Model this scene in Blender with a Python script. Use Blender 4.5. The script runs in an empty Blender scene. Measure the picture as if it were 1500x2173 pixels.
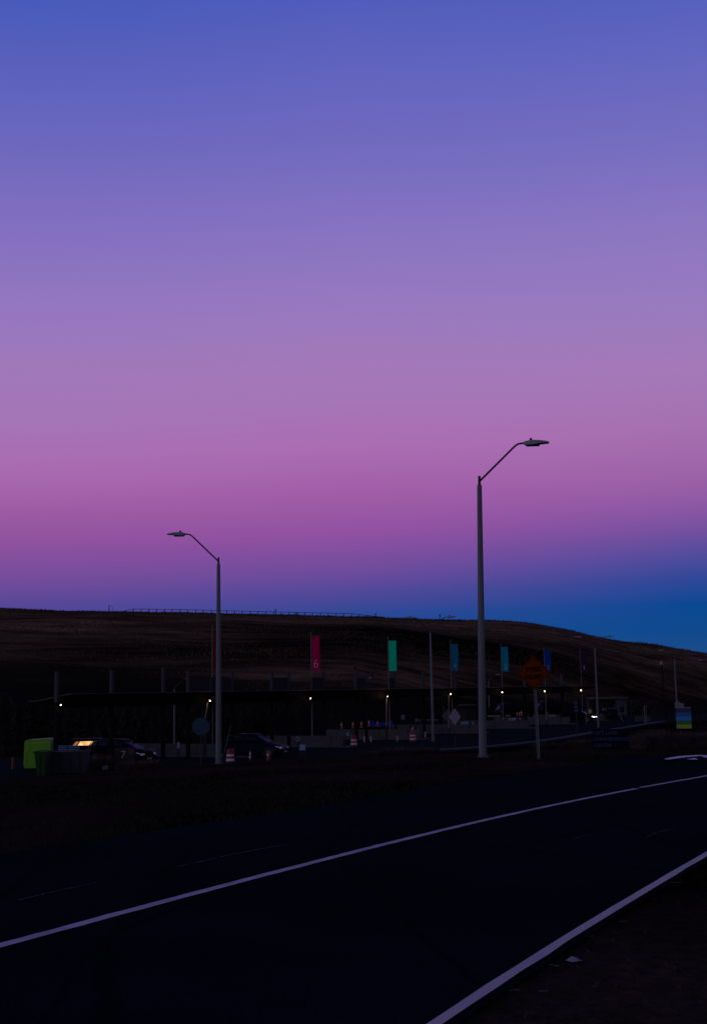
import bpy, math, random
import numpy as np
from mathutils import Vector, Matrix
random.seed(7); rng = np.random.default_rng(7)
scene = bpy.context.scene
COL = scene.collection
R_ = math.radians

# ------------------------------------------------------------------ camera
F = 2570.0; CX, CY = 750.0, 1086.5
PITCH, ROLL = R_(8.4), R_(1.0)
CAMZ = 4.6
r0 = Vector((1, 0, 0)); u0 = Vector((0, -math.sin(PITCH), math.cos(PITCH))); fw = Vector((0, math.cos(PITCH), math.sin(PITCH)))
RT = r0*math.cos(ROLL) - u0*math.sin(ROLL)
UP = r0*math.sin(ROLL) + u0*math.cos(ROLL)
cam_d = bpy.data.cameras.new('camera'); cam = bpy.data.objects.new('camera', cam_d); COL.objects.link(cam)
m = Matrix((( RT.x, UP.x, -fw.x, 0), (RT.y, UP.y, -fw.y, 0), (RT.z, UP.z, -fw.z, CAMZ), (0, 0, 0, 1)))
cam.matrix_world = m
cam_d.sensor_fit = 'VERTICAL'; cam_d.sensor_height = 36.0; cam_d.lens = 36.0*F/2173.0
cam_d.clip_end = 6000
scene.camera = cam

# ------------------------------------------------------------------ world: dusk sky after sunset (sun behind the camera, below the horizon)
def lin(c):
    out = []
    for v in c[:3]:
        v = v/255.0
        out.append(v/12.92 if v <= 0.04045 else ((v+0.055)/1.055)**2.4)
    return tuple(out)+(1.0,)
world = bpy.data.worlds.new('World'); scene.world = world; world.use_nodes = True
nt = world.node_tree; nt.nodes.clear()
N = nt.nodes.new; L = nt.links.new
tc = N('ShaderNodeTexCoord'); sp = N('ShaderNodeSeparateXYZ'); L(tc.outputs['Generated'], sp.inputs[0])
def math_(op, a, b=None, clamp=False):
    n = N('ShaderNodeMath'); n.operation = op; n.use_clamp = clamp
    for i, v in enumerate((a, b)):
        if v is None: continue
        if isinstance(v, (int, float)): n.inputs[i].default_value = v
        else: L(v, n.inputs[i])
    return n.outputs[0]
elev = math_('DIVIDE', math_('ARCSINE', sp.outputs[2]), R_(45))       # 0 at the horizon, 1 at 45 deg
az = math_('ARCTAN2', sp.outputs[0], sp.outputs[1])                    # 0 ahead, + right
def e_of(px, py):
    d = fw + RT*((px-CX)/F) + UP*((CY-py)/F); d.normalize()
    return math.degrees(math.asin(d.z))/45.0
LEFT = [(0,(72,91,186)),(150,(91,97,189)),(300,(108,104,190)),(500,(132,112,192)),(650,(148,119,192)),(780,(160,121,186)),(900,(165,117,183)),(1000,(170,106,176)),(1100,(155,88,162)),(1170,(136,80,157)),(1220,(119,77,156)),(1280,(88,72,151)),(1340,(60,70,148)),(1440,(40,68,140))]
MID = [(0,(81,93,188)),(300,(112,106,191)),(500,(136,116,193)),(650,(152,121,191)),(750,(161,121,186)),(850,(166,118,183)),(950,(171,108,178)),(1050,(161,92,167)),(1130,(145,81,161)),(1200,(116,76,157)),(1260,(78,72,152)),(1300,(47,72,150)),(1340,(28,72,146)),(1430,(30,72,138))]
RIGHT = [(0,(86,97,190)),(300,(118,110,192)),(500,(142,119,193)),(650,(153,123,191)),(780,(164,121,184)),(900,(166,113,176)),(1000,(158,100,168)),(1060,(145,90,165)),(1110,(125,82,161)),(1150,(100,78,158)),(1190,(74,75,156)),(1230,(45,72,151)),(1280,(10,72,146)),(1340,(16,74,141)),(1386,(28,75,138)),(1430,(30,72,132))]
def ramp(px, stops):
    n = N('ShaderNodeValToRGB'); cr = n.color_ramp; cr.interpolation = 'B_SPLINE' if False else 'LINEAR'
    pts = sorted([(e_of(px, y), lin(c)) for y, c in stops])
    top = pts[-1]
    pts = pts + [(min(top[0]+0.18, .97), tuple(v*0.50 for v in top[1][:3])+(1,)), (1.0, tuple(v*0.40 for v in top[1][:3])+(1,))]
    cr.elements[0].position = pts[0][0]; cr.elements[0].color = pts[0][1]
    cr.elements[1].position = pts[-1][0]; cr.elements[1].color = pts[-1][1]
    for p, c in pts[1:-1]:
        e = cr.elements.new(p); e.color = c
    L(elev, n.inputs[0]); return n.outputs[0]
def mix(f, a, b):
    n = N('ShaderNodeMix'); n.data_type = 'RGBA'
    if isinstance(f, (int, float)): n.inputs[0].default_value = f
    else: L(f, n.inputs[0])
    for i, v in ((6, a), (7, b)):
        if isinstance(v, tuple): n.inputs[i].default_value = v
        else: L(v, n.inputs[i])
    return n.outputs[2]
rl, rm, rr = ramp(30, LEFT), ramp(750, MID), ramp(1470, RIGHT)
A = R_(15.6)
fl = math_('DIVIDE', math_('MULTIPLY', az, -1.0), A, True)
fr = math_('DIVIDE', az, A, True)
front = mix(fr, mix(fl, rm, rl), rr)
# afterglow of the set sun behind the camera: bright and pink low down, dimmer above
bg = N('ShaderNodeValToRGB'); cr = bg.color_ramp
cr.elements[0].position = 0.0; cr.elements[0].color = (0.46, 0.40, 0.40, 1)
cr.elements[1].position = 1.0; cr.elements[1].color = (0.030, 0.040, 0.12, 1)
e = cr.elements.new(0.25); e.color = (0.36, 0.36, 0.47, 1)
e = cr.elements.new(0.55); e.color = (0.11, 0.14, 0.28, 1)
L(elev, bg.inputs[0])
fb = math_('SUBTRACT', math_('DIVIDE', math_('ABSOLUTE', math_('ADD', az, R_(10))), R_(90)), 0.35)   # 0 within 31 deg of ahead
fb = math_('DIVIDE', fb, 1.0, True)
side_f = math_('SUBTRACT', 0.95, math_('MULTIPLY', math_('SINE', az), 0.75))     # the afterglow sits behind and to the left
vm = N('ShaderNodeVectorMath'); vm.operation = 'SCALE'; L(bg.outputs[0], vm.inputs[0]); L(side_f, vm.inputs['Scale'])
sky = mix(fb, front, vm.outputs[0])
# high sky fades to a dark zenith
zen = N('ShaderNodeMapRange'); zen.inputs[1].default_value = math.sin(R_(33)); zen.inputs[2].default_value = math.sin(R_(75))
L(sp.outputs[2], zen.inputs[0])
sky = mix(zen.outputs[0], sky, (0.010, 0.018, 0.045, 1))
bgn = N('ShaderNodeBackground'); L(sky, bgn.inputs[0]); bgn.inputs[1].default_value = 1.0
out = N('ShaderNodeOutputWorld'); L(bgn.outputs[0], out.inputs[0])
vs = scene.view_settings
vs.view_transform = 'Standard'; vs.look = 'None'; vs.exposure = 0; vs.gamma = 1

# ------------------------------------------------------------------ pixel ray helpers (used to work out where real things stand)
def unproj(px, py, Y):
    d = fw + RT*((px-CX)/F) + UP*((CY-py)/F)
    k = Y/d.y
    return Vector((d.x*k, Y, CAMZ + d.z*k))
def zat(px, py, Y): return unproj(px, py, Y).z

# ------------------------------------------------------------------ terrain function
EDGE_PX = [(0,1660),(150,1652),(280,1642),(500,1624),(640,1616),(780,1609),(940,1598),(1060,1588),(1130,1580),(1200,1571),(1260,1561),(1330,1549),(1410,1536),(1500,1529)]
def z0hit(px, py, z=0.0):
    d = fw + RT*((px-CX)/F) + UP*((CY-py)/F)
    k = (z-CAMZ)/d.z
    return Vector((d.x*k, d.y*k, z))
EDGE = [z0hit(*p) for p in EDGE_PX]
EX = np.array([-80.0, -40.0] + [p.x for p in EDGE] + [80.0, 140.0]); EY = np.array([48.0, 58.0] + [p.y for p in EDGE] + [178.0, 200.0])
CL0 = unproj(446, 1487, 90.0); CL6 = unproj(1232, 1465, 90*(1+.143*6))
cdir = Vector((CL6.x-CL0.x, CL6.y-CL0.y, 0)).normalized()             # along the canopy
ldir = Vector((cdir.y, -cdir.x, 0))                                    # along the lanes, to the right and nearer
def sstep(a, b, v):
    t = np.clip((v-a)/(b-a), 0, 1); return t*t*(3-2*t)
def base_ground(x, y):
    ye = np.interp(x, EX, EY)
    y0 = 18.0
    u = .5*((y-y0)+np.sqrt((y-y0)**2+49.0)); u = np.maximum(u-.6, 0)
    f = np.clip(1-u/(ye-y0), 0, 1)
    p = np.interp(x, [-14, 0], [.95, .72])
    z = 2.85*f**p
    fac = np.interp(x, [0, 20], [1.0, .87])
    z = np.minimum(z, np.maximum(CAMZ*(1-y/(fac*ye)), 0))
    w = -((x-CL0.x)*ldir.x + (y-CL0.y)*ldir.y)                        # behind the canopy line
    z = z - 3.3*sstep(14, 34, w)
    return z
CTRL = []
def ground(x, y):
    x = np.asarray(x, float); y = np.asarray(y, float)
    z = base_ground(x, y)
    for cx, cy, dz, s in CTRL:
        z = z + dz*np.exp(-((x-cx)**2+(y-cy)**2)/(2*s*s))
    return z
for (px, py, Y, s) in ((1023, 1608, 39.3, 6.0), (464, 1622, 54.0, 7.0)):
    P = unproj(px, py, Y)
    CTRL.append((P.x, P.y, P.z-float(ground(P.x, P.y)), s))
def G(x, y): return float(ground(x, y))
def hit(px, py, ymin=4.0, ymax=260.0, off=0.0):
    d = fw + RT*((px-CX)/F) + UP*((CY-py)/F)
    prev = ymin; Y = ymin
    while Y < ymax:
        P = Vector((d.x/d.y*Y, Y, CAMZ+d.z/d.y*Y))
        if P.z < G(P.x, P.y)+off:
            a, b = prev, Y
            for _ in range(24):
                c = (a+b)/2; z = CAMZ+d.z/d.y*c
                if z < G(d.x/d.y*c, c)+off: b = c
                else: a = c
            Y = (a+b)/2; x = d.x/d.y*Y
            return Vector((x, Y, G(x, Y)))
        prev = Y; Y += 0.25 + Y*0.004
    P = z0hit(px, py); return P

# ------------------------------------------------------------------ materials
MATS = {}
def mat(name, col, rough=.8, metal=0.0, noise=0.0, scale=8.0, bump=0.0, emis=None, estr=0.0, spec=.3, stretch=None, col2=None, trans=0.0):
    if name in MATS: return MATS[name]
    M = bpy.data.materials.new(name); M.use_nodes = True; MATS[name] = M
    t = M.node_tree; b = t.nodes['Principled BSDF']
    b.inputs['Roughness'].default_value = rough; b.inputs['Metallic'].default_value = metal
    b.inputs['Specular IOR Level'].default_value = spec
    c = tuple(col)+(1,)
    b.inputs['Base Color'].default_value = c
    if noise or bump or col2:
        g = t.nodes.new('ShaderNodeTexCoord'); mp = t.nodes.new('ShaderNodeMapping'); t.links.new(g.outputs['Object'], mp.inputs[0])
        if stretch: mp.inputs['Scale'].default_value = stretch
        n = t.nodes.new('ShaderNodeTexNoise'); n.inputs['Scale'].default_value = scale; n.inputs['Detail'].default_value = 8; n.inputs['Roughness'].default_value = .65
        t.links.new(mp.outputs[0], n.inputs['Vector'])
        r = t.nodes.new('ShaderNodeValToRGB'); t.links.new(n.outputs[0], r.inputs[0])
        lo = tuple(v*(1-noise) for v in col)+(1,); hi = tuple(min(v*(1+noise), 1) for v in col)+(1,)
        if col2: hi = tuple(col2)+(1,)
        r.color_ramp.elements[0].position = .32; r.color_ramp.elements[0].color = lo
        r.color_ramp.elements[1].position = .70; r.color_ramp.elements[1].color = hi
        t.links.new(r.outputs[0], b.inputs['Base Color'])
        if bump:
            bp = t.nodes.new('ShaderNodeBump'); bp.inputs['Strength'].default_value = bump
            t.links.new(n.outputs[0], bp.inputs['Height']); t.links.new(bp.outputs[0], b.inputs['Normal'])
    if emis:
        b.inputs['Emission Color'].default_value = tuple(emis)+(1,); b.inputs['Emission Strength'].default_value = estr
    return M

galv = mat('galvanised_steel', (.12,.128,.155), .5, .0, .22, 3.0, stretch=(6,6,.6))
galv_dark = mat('bronze_steel', (.022,.022,.045), .55, .0, .2, 4)
lamp_housing = mat('lamp_housing_paint', (.26,.27,.34), .5, 0, .12, 9)
post_grey = mat('post_grey', (.075,.075,.10), .6, 0, .25, 12)
post_black = mat('post_black', (.002,.002,.004), .7, spec=.1)
white_paint = mat('white_paint', (.55,.5,.56), .7, 0, .15, 20)
sign_white = mat('sign_white', (.42,.42,.50), .6, 0, .12, 9)
sign_back = mat('sign_back_metal', (.009,.034,.078), .5, 0, .2, 6)
concrete = mat('concrete', (.050,.044,.050), .9, 0, .35, 1.2, .2)
concrete_lt = mat('concrete_light', (.06,.055,.066), .9, 0, .3, 1.6, .2)
concrete_pale = mat('concrete_pale', (.052,.045,.056), .9, 0, .3, 1.3, .2)
roof_black = mat('roof_black', (.0015,.0015,.002), .9, spec=.03)
roof_edge = mat('roof_edge', (.065,.058,.085), .6)
orange = mat('orange_plastic', (.42,.05,.018), .55)
orange_post = mat('faded_orange_plastic', (.17,.04,.008), .7)
red_ref = mat('red_reflective', (.24,.012,.02), .5)
white_ref = mat('white_reflective', (.60,.50,.62), .5)
rubber = mat('rubber', (.015,.015,.016), .9)
black_pl = mat('black_plastic', (.01,.01,.012), .6)
glass_dk = mat('car_glass', (.002,.008,.022), .3, spec=.06)
chrome = mat('rim_metal', (.07,.07,.09), .5, .3)
navy_paint = mat('navy_car_paint', (.001,.011,.026), .4, .0, spec=.012)
black_paint = mat('black_car_paint', (.001,.0012,.002), .6, 0, spec=.03)
lime = mat('lime_plastic', (.105,.33,.005), .5, 0, .1, 1.5)
dkgreen = mat('dark_green_steel', (.003,.050,.003), .6, 0, .35, 3)
bin_grey = mat('grey_steel_skip', (.018,.022,.036), .6, 0, .4, 2.5)
tarp = mat('blue_tarp', (.004,.03,.22), .5, 0, .3, 4)
navy_sign = mat('navy_sign', (.0015,.003,.012), .8, spec=.05)
bark = mat('bark', (.03,.022,.02), .95, 0, .3, 10)
conifer = mat('conifer_foliage', (.005,.007,.005), .95, 0, .4, 3)
shrub_stem = mat('shrub_stem', (.085,.060,.062), 1, 0, .4, 5, spec=.0)
twig = mat('dry_twig', (.055,.032,.034), .95, 0, .35, 6)
drygrass = mat('dry_grass', (.024,.018,.017), 1.0, 0, .5, 1.6, spec=.0, col2=(.048,.035,.030))
drygrass_hill = mat('dry_grass_hill', (.035,.024,.018), 1.0, 0, .4, 1.3, spec=.05)
wood_dk = mat('weathered_wood', (.04,.035,.035), .9, 0, .3, 8)

# ------------------------------------------------------------------ mesh builder
class MB:
    def __init__(s): s.v = []; s.f = []; s.mi = []; s.sm = []
    def add(s, vs, fs, mi=0, smooth=False):
        o = len(s.v); s.v += [tuple(v) for v in vs]
        for f in fs: s.f.append([i+o for i in f]); s.mi.append(mi); s.sm.append(smooth)
        return s
    def box(s, c, size, rot=0, mi=0, tilt=None, bev=0.0):
        hx, hy, hz = size[0]/2, size[1]/2, size[2]/2
        if bev > 0:
            b = min(bev, hx*.9, hy*.9, hz*.9)
            vs = []
            for z, ins in ((-hz, b), (-hz+b, 0), (hz-b, 0), (hz, b)):
                X, Y = hx-ins, hy-ins
                for (a, d) in ((1,0),(0,1)): pass
                vs += [(-X+b*(ins==0),-Y,z),(X-b*(ins==0),-Y,z),(X,-Y+b*(ins==0),z),(X,Y-b*(ins==0),z),(X-b*(ins==0),Y,z),(-X+b*(ins==0),Y,z),(-X,Y-b*(ins==0),z),(-X,-Y+b*(ins==0),z)]
            fs = [[7,6,5,4,3,2,1,0],[24+i for i in range(8)]]
            for r in range(3):
                for i in range(8):
                    j = (i+1) % 8; fs.append([r*8+i, r*8+j, (r+1)*8+j, (r+1)*8+i])
        else:
            vs = [(x,y,z) for z in (-hz,hz) for (x,y) in ((-hx,-hy),(hx,-hy),(hx,hy),(-hx,hy))]
            fs = [[3,2,1,0],[4,5,6,7],[0,1,5,4],[1,2,6,5],[2,3,7,6],[3,0,4,7]]
        M = Matrix.Translation(Vector(c)) @ Matrix.Rotation(rot, 4, 'Z')
        if tilt: M = M @ Matrix.Rotation(tilt[0], 4, 'X') @ Matrix.Rotation(tilt[1], 4, 'Y')
        return s.add([M @ Vector(v) for v in vs], fs, mi)
    def tube(s, pts, rad, seg=12, mi=0, cap=True, smooth=True):
        pts = [Vector(p) for p in pts]; n = len(pts)
        if isinstance(rad, (int, float)): rad = [rad]*n
        vs = []; prev = None
        for i, p in enumerate(pts):
            a = pts[max(i-1,0)]; b = pts[min(i+1,n-1)]; t = (b-a).normalized()
            ref = prev if prev is not None else (Vector((0,0,1)) if abs(t.z) < .9 else Vector((1,0,0)))
            u = (ref - t*ref.dot(t)); u.normalize(); w = t.cross(u); prev = u
            for k in range(seg):
                an = 2*math.pi*k/seg
                vs.append(p + (u*math.cos(an)+w*math.sin(an))*rad[i])
        fs = []
        for i in range(n-1):
            for k in range(seg):
                j = (k+1) % seg; fs.append([i*seg+k, i*seg+j, (i+1)*seg+j, (i+1)*seg+k])
        s.add(vs, fs, mi, smooth)
        if cap:
            s.add(vs[:seg], [list(range(seg))[::-1]], mi); s.add(vs[-seg:], [list(range(seg))], mi)
        return s
    def lathe(s, prof, c=(0,0,0), seg=20, mi=0, smooth=True):
        vs = []; n = len(prof)
        for (r, z) in prof:
            for k in range(seg):
                a = 2*math.pi*k/seg; vs.append((c[0]+r*math.cos(a), c[1]+r*math.sin(a), c[2]+z))
        fs = []
        for i in range(n-1):
            for k in range(seg):
                j = (k+1) % seg; fs.append([i*seg+k, i*seg+j, (i+1)*seg+j, (i+1)*seg+k])
        s.add(vs, fs, mi, smooth)
        s.add(vs[:seg], [list(range(seg))[::-1]], mi); s.add(vs[-seg:], [list(range(seg))], mi)
        return s
    def prism(s, poly, y0, y1, mi=0):
        """poly in x,z, extruded along y"""
        n = len(poly)
        vs = [(x, y0, z) for x, z in poly] + [(x, y1, z) for x, z in poly]
        fs = [list(range(n)), list(range(n, 2*n))[::-1]] + [[i, i+n, (i+1) % n + n, (i+1) % n] for i in range(n)]
        return s.add(vs, fs, mi)
    def loft(s, secs, mi=0, smooth=True, cap=True):
        k = len(secs[0]); vs = [v for sec in secs for v in sec]; fs = []
        for i in range(len(secs)-1):
            for j in range(k):
                q = (j+1) % k; fs.append([i*k+j, i*k+q, (i+1)*k+q, (i+1)*k+j])
        s.add(vs, fs, mi, smooth)
        if cap: s.add(secs[0], [list(range(k))[::-1]], mi); s.add(secs[-1], [list(range(k))], mi)
        return s
    def xform(s, M):
        s.v = [tuple(M @ Vector(v)) for v in s.v]; return s
    def build(s, name, mats, parent=None):
        me = bpy.data.meshes.new(name); me.from_pydata(s.v, [], s.f)
        if not isinstance(mats, (list, tuple)): mats = [mats]
        for m_ in mats: me.materials.append(m_)
        me.polygons.foreach_set('material_index', s.mi); me.polygons.foreach_set('use_smooth', s.sm)
        me.update()
        o = bpy.data.objects.new(name, me); COL.objects.link(o)
        if parent: o.parent = parent
        return o
def empty(name, loc, rz=0.0, label=None, cat=None, group=None):
    o = bpy.data.objects.new(name, None); o.empty_display_size = .3; COL.objects.link(o)
    o.location = loc; o.rotation_euler = (0, 0, rz)
    tag(o, label, cat, group); return o
def tag(o, label=None, cat=None, group=None, kind=None):
    if label: o['label'] = label
    if cat: o['category'] = cat
    if group: o['group'] = group
    if kind: o['kind'] = kind
    return o
def copy_tree(o, parent=None):
    c = o.copy(); COL.objects.link(c); c.parent = parent
    for ch in list(o.children): copy_tree(ch, c)
    return c
def place_copy(src, loc, rz, label, group=None, scale=None):
    c = copy_tree(src); c.location = loc; c.rotation_euler = (0, 0, rz); c['label'] = label
    if group: c['group'] = group
    if scale: c.scale = (scale,)*3
    return c
def text_mesh(name, body, size, material, parent, loc, rot, align='CENTER', depth=.004, sx=1.0, spacing=1.0, bold=0.0):
    cu = bpy.data.curves.new(name, 'FONT'); cu.body = body; cu.size = size; cu.align_x = align; cu.align_y = 'CENTER'
    cu.extrude = depth; cu.space_character = spacing; cu.offset = bold; cu.space_line = 1.0
    o = bpy.data.objects.new(name, cu); COL.objects.link(o)
    dg = bpy.context.evaluated_depsgraph_get(); me = bpy.data.meshes.new_from_object(o.evaluated_get(dg))
    bpy.data.objects.remove(o); bpy.data.curves.remove(cu)
    me.materials.clear(); me.materials.append(material)
    o = bpy.data.objects.new(name, me); COL.objects.link(o); o.parent = parent
    o.location = loc; o.rotation_euler = rot; o.scale = (sx, 1, 1)
    return o
UPR = (math.pi/2, 0, 0)      # text upright, facing -y
def facecam(p, extra=0.0): return math.atan2(-p[0], p[1]) + extra     # rotation so that local -y looks at the camera

# ------------------------------------------------------------------ ground, hill
def grid_mesh(name, xs, ys, zf, material, mi_f=None):
    X, Y = np.meshgrid(xs, ys); Z = zf(X, Y)
    v = np.stack([X, Y, Z], -1).reshape(-1, 3); nx, ny = len(xs), len(ys)
    i = np.arange(ny-1)[:, None]*nx + np.arange(nx-1)[None, :]
    q = np.stack([i, i+1, i+1+nx, i+nx], -1).reshape(-1, 4)
    me = bpy.data.meshes.new(name); me.vertices.add(len(v)); me.vertices.foreach_set('co', v.ravel())
    me.loops.add(q.size); me.loops.foreach_set('vertex_index', q.ravel())
    me.polygons.add(len(q)); me.polygons.foreach_set('loop_start', np.arange(0, q.size, 4))
    me.polygons.foreach_set('use_smooth', np.ones(len(q), bool)); me.update(calc_edges=True)
    me.materials.append(material)
    o = bpy.data.objects.new(name, me); COL.objects.link(o); return o

def ground_mat():
    M = bpy.data.materials.new('ground_dry_turf'); M.use_nodes = True; t = M.node_tree; b = t.nodes['Principled BSDF']
    b.inputs['Roughness'].default_value = 1; b.inputs['Specular IOR Level'].default_value = .0
    g = t.nodes.new('ShaderNodeTexCoord')
    n1 = t.nodes.new('ShaderNodeTexNoise'); n1.inputs['Scale'].default_value = .16; n1.inputs['Detail'].default_value = 6
    n2 = t.nodes.new('ShaderNodeTexNoise'); n2.inputs['Scale'].default_value = 9; n2.inputs['Detail'].default_value = 8; n2.inputs['Roughness'].default_value = .8
    t.links.new(g.outputs['Object'], n1.inputs[0]); t.links.new(g.outputs['Object'], n2.inputs[0])
    r1 = t.nodes.new('ShaderNodeValToRGB'); r1.color_ramp.elements[0].position = .46; r1.color_ramp.elements[1].position = .66
    r1.color_ramp.elements[0].color = (.0040,.0034,.0034,1); r1.color_ramp.elements[1].color = (.046,.030,.028,1)
    r2 = t.nodes.new('ShaderNodeValToRGB'); r2.color_ramp.elements[0].position = .3; r2.color_ramp.elements[1].position = .75
    r2.color_ramp.elements[0].color = (.25,.25,.25,1); r2.color_ramp.elements[1].color = (2.1,1.95,1.95,1)
    t.links.new(n1.outputs[0], r1.inputs[0]); t.links.new(n2.outputs[0], r2.inputs[0])
    mx = t.nodes.new('ShaderNodeMix'); mx.data_type = 'RGBA'; mx.blend_type = 'MULTIPLY'; mx.inputs[0].default_value = 1
    t.links.new(r1.outputs[0], mx.inputs[6]); t.links.new(r2.outputs[0], mx.inputs[7]); t.links.new(mx.outputs[2], b.inputs['Base Color'])
    bp = t.nodes.new('ShaderNodeBump'); bp.inputs['Strength'].default_value = .6; bp.inputs['Distance'].default_value = .05
    t.links.new(n2.outputs[0], bp.inputs['Height']); t.links.new(bp.outputs[0], b.inputs['Normal'])
    return M
gm = ground_mat()
xs = np.unique(np.concatenate([np.arange(-220, -30, 5.), np.arange(-30, 50, .5), np.arange(50, 300, 5.)]))
ys = np.unique(np.concatenate([np.arange(-60, 0, 3.), np.arange(0, 60, .5), np.arange(60, 240, 1.), np.arange(240, 420, 6.)]))
g = grid_mesh('ground', xs, ys, lambda X, Y: ground(X, Y), gm); tag(g, kind='structure')
far = grid_mesh('far_ground', np.linspace(-2500, 2500, 21), np.linspace(-1500, 3000, 21), lambda X, Y: X*0-4.2, gm); tag(far, kind='structure')

YR = 400.0
SIL = [(-150,1289),(0,1291),(130,1296),(250,1298.5),(300,1299),(400,1300.5),(500,1303),(650,1306.5),(800,1310),(900,1314),(960,1316),(1040,1316),(1080,1317.5),(1120,1322),(1160,1329),(1200,1336),(1250,1347),(1300,1358.5),(1330,1362),(1360,1363.5),(1400,1369),(1450,1378.5),(1500,1387),(1620,1404)]
SP = [unproj(a, b, YR) for a, b in SIL]
SX = np.array([-420., -260.]+[p.x for p in SP]+[260., 420.]); SZ = np.array([28., 33.]+[p.z for p in SP]+[4., -3.])
def hill_z(x, y):
    x = np.asarray(x, float); y = np.asarray(y, float)
    zr = np.interp(x, SX, SZ)
    yf = np.clip(168 + np.maximum(x, 0)*1.55 - np.maximum(-x-20,0)*.2, 140, 330)
    zb = -4.3
    s = (y-yf)/(YR-yf)
    sc = np.clip(s, 0, 1)
    shape = .55*sc + .45*np.sin(sc*np.pi/2) + .012*np.sin(sc*22) * (1-sc)*sc*4
    z = zb + (zr-zb)*shape
    z = z + .35*np.sin(x*.11+y*.05)*np.sin(y*.09-x*.03)*np.clip(s*6,0,1)*np.clip((1-s)*6, 0, 1)
    back = np.clip((y-YR)/120., 0, None)
    z = np.where(y > YR, zr-9*back**1.6, z)
    z = np.where(s < 0, zb-1.5, z)
    return z
def hill_mat():
    M = bpy.data.materials.new('hill_dry_grass'); M.use_nodes = True; t = M.node_tree; b = t.nodes['Principled BSDF']
    b.inputs['Roughness'].default_value = 1; b.inputs['Specular IOR Level'].default_value = .0
    g = t.nodes.new('ShaderNodeTexCoord')
    def nz(sc, st, det=8, rg=.6):
        mp = t.nodes.new('ShaderNodeMapping'); mp.inputs['Scale'].default_value = st; t.links.new(g.outputs['Object'], mp.inputs[0])
        n = t.nodes.new('ShaderNodeTexNoise'); n.inputs['Scale'].default_value = sc; n.inputs['Detail'].default_value = det; n.inputs['Roughness'].default_value = rg
        t.links.new(mp.outputs[0], n.inputs[0]); return n.outputs[0]
    def rp(v, a, ca, b_, cb):
        r = t.nodes.new('ShaderNodeValToRGB'); r.color_ramp.elements[0].position = a; r.color_ramp.elements[1].position = b_
        r.color_ramp.elements[0].color = ca+(1,); r.color_ramp.elements[1].color = cb+(1,); t.links.new(v, r.inputs[0]); return r.outputs[0]
    big = rp(nz(.013, (.55,1,2.8), 5, .5), .40, (.011,.0088,.0064), .60, (.165,.098,.064))
    fine = rp(nz(.22, (.22,1,1.4), 10, .78), .36, (.22,.22,.22), .70, (2.3,2.15,2.05))
    streak = rp(nz(.06, (.30,.8,2.2), 8, .7), .42, (.75,.75,.75), .70, (1.7,1.55,1.5))
    last = big
    for f in (fine, streak):
        mx = t.nodes.new('ShaderNodeMix'); mx.data_type = 'RGBA'; mx.blend_type = 'MULTIPLY'; mx.inputs[0].default_value = 1
        t.links.new(last, mx.inputs[6]); t.links.new(f, mx.inputs[7]); last = mx.outputs[2]
    # dark scrub grows over the foot of the hill
    sx_ = t.nodes.new('ShaderNodeSeparateXYZ'); t.links.new(g.outputs['Object'], sx_.inputs[0])
    ad = t.nodes.new('ShaderNodeMath'); ad.operation = 'MULTIPLY_ADD'; t.links.new(nz(.05, (.4,1,1), 5, .6), ad.inputs[0]); ad.inputs[1].default_value = 9.0
    ax_ = t.nodes.new('ShaderNodeMath'); ax_.operation = 'MULTIPLY_ADD'; t.links.new(sx_.outputs[0], ax_.inputs[0]); ax_.inputs[1].default_value = .07; t.links.new(sx_.outputs[2], ax_.inputs[2]); t.links.new(ax_.outputs[0], ad.inputs[2])
    mr = t.nodes.new('ShaderNodeMapRange'); mr.inputs[1].default_value = 8.2; mr.inputs[2].default_value = 12.2; t.links.new(ad.outputs[0], mr.inputs[0])
    mx = t.nodes.new('ShaderNodeMix'); mx.data_type = 'RGBA'; t.links.new(mr.outputs[0], mx.inputs[0]); mx.inputs[6].default_value = (.014,.011,.009,1); t.links.new(last, mx.inputs[7]); last = mx.outputs[2]
    t.links.new(last, b.inputs['Base Color'])
    bp = t.nodes.new('ShaderNodeBump'); bp.inputs['Strength'].default_value = 1; bp.inputs['Distance'].default_value = .9
    t.links.new(nz(.35, (.5,1,1), 8, .7), bp.inputs['Height']); t.links.new(bp.outputs[0], b.inputs['Normal'])
    return M
hill = grid_mesh('hill', np.arange(-420, 421, 3.), np.unique(np.concatenate([np.arange(138, 380, 3.), np.arange(380, 410, .8), np.arange(410, 640, 8.)])), hill_z, hill_mat()); tag(hill, kind='structure')

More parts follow.
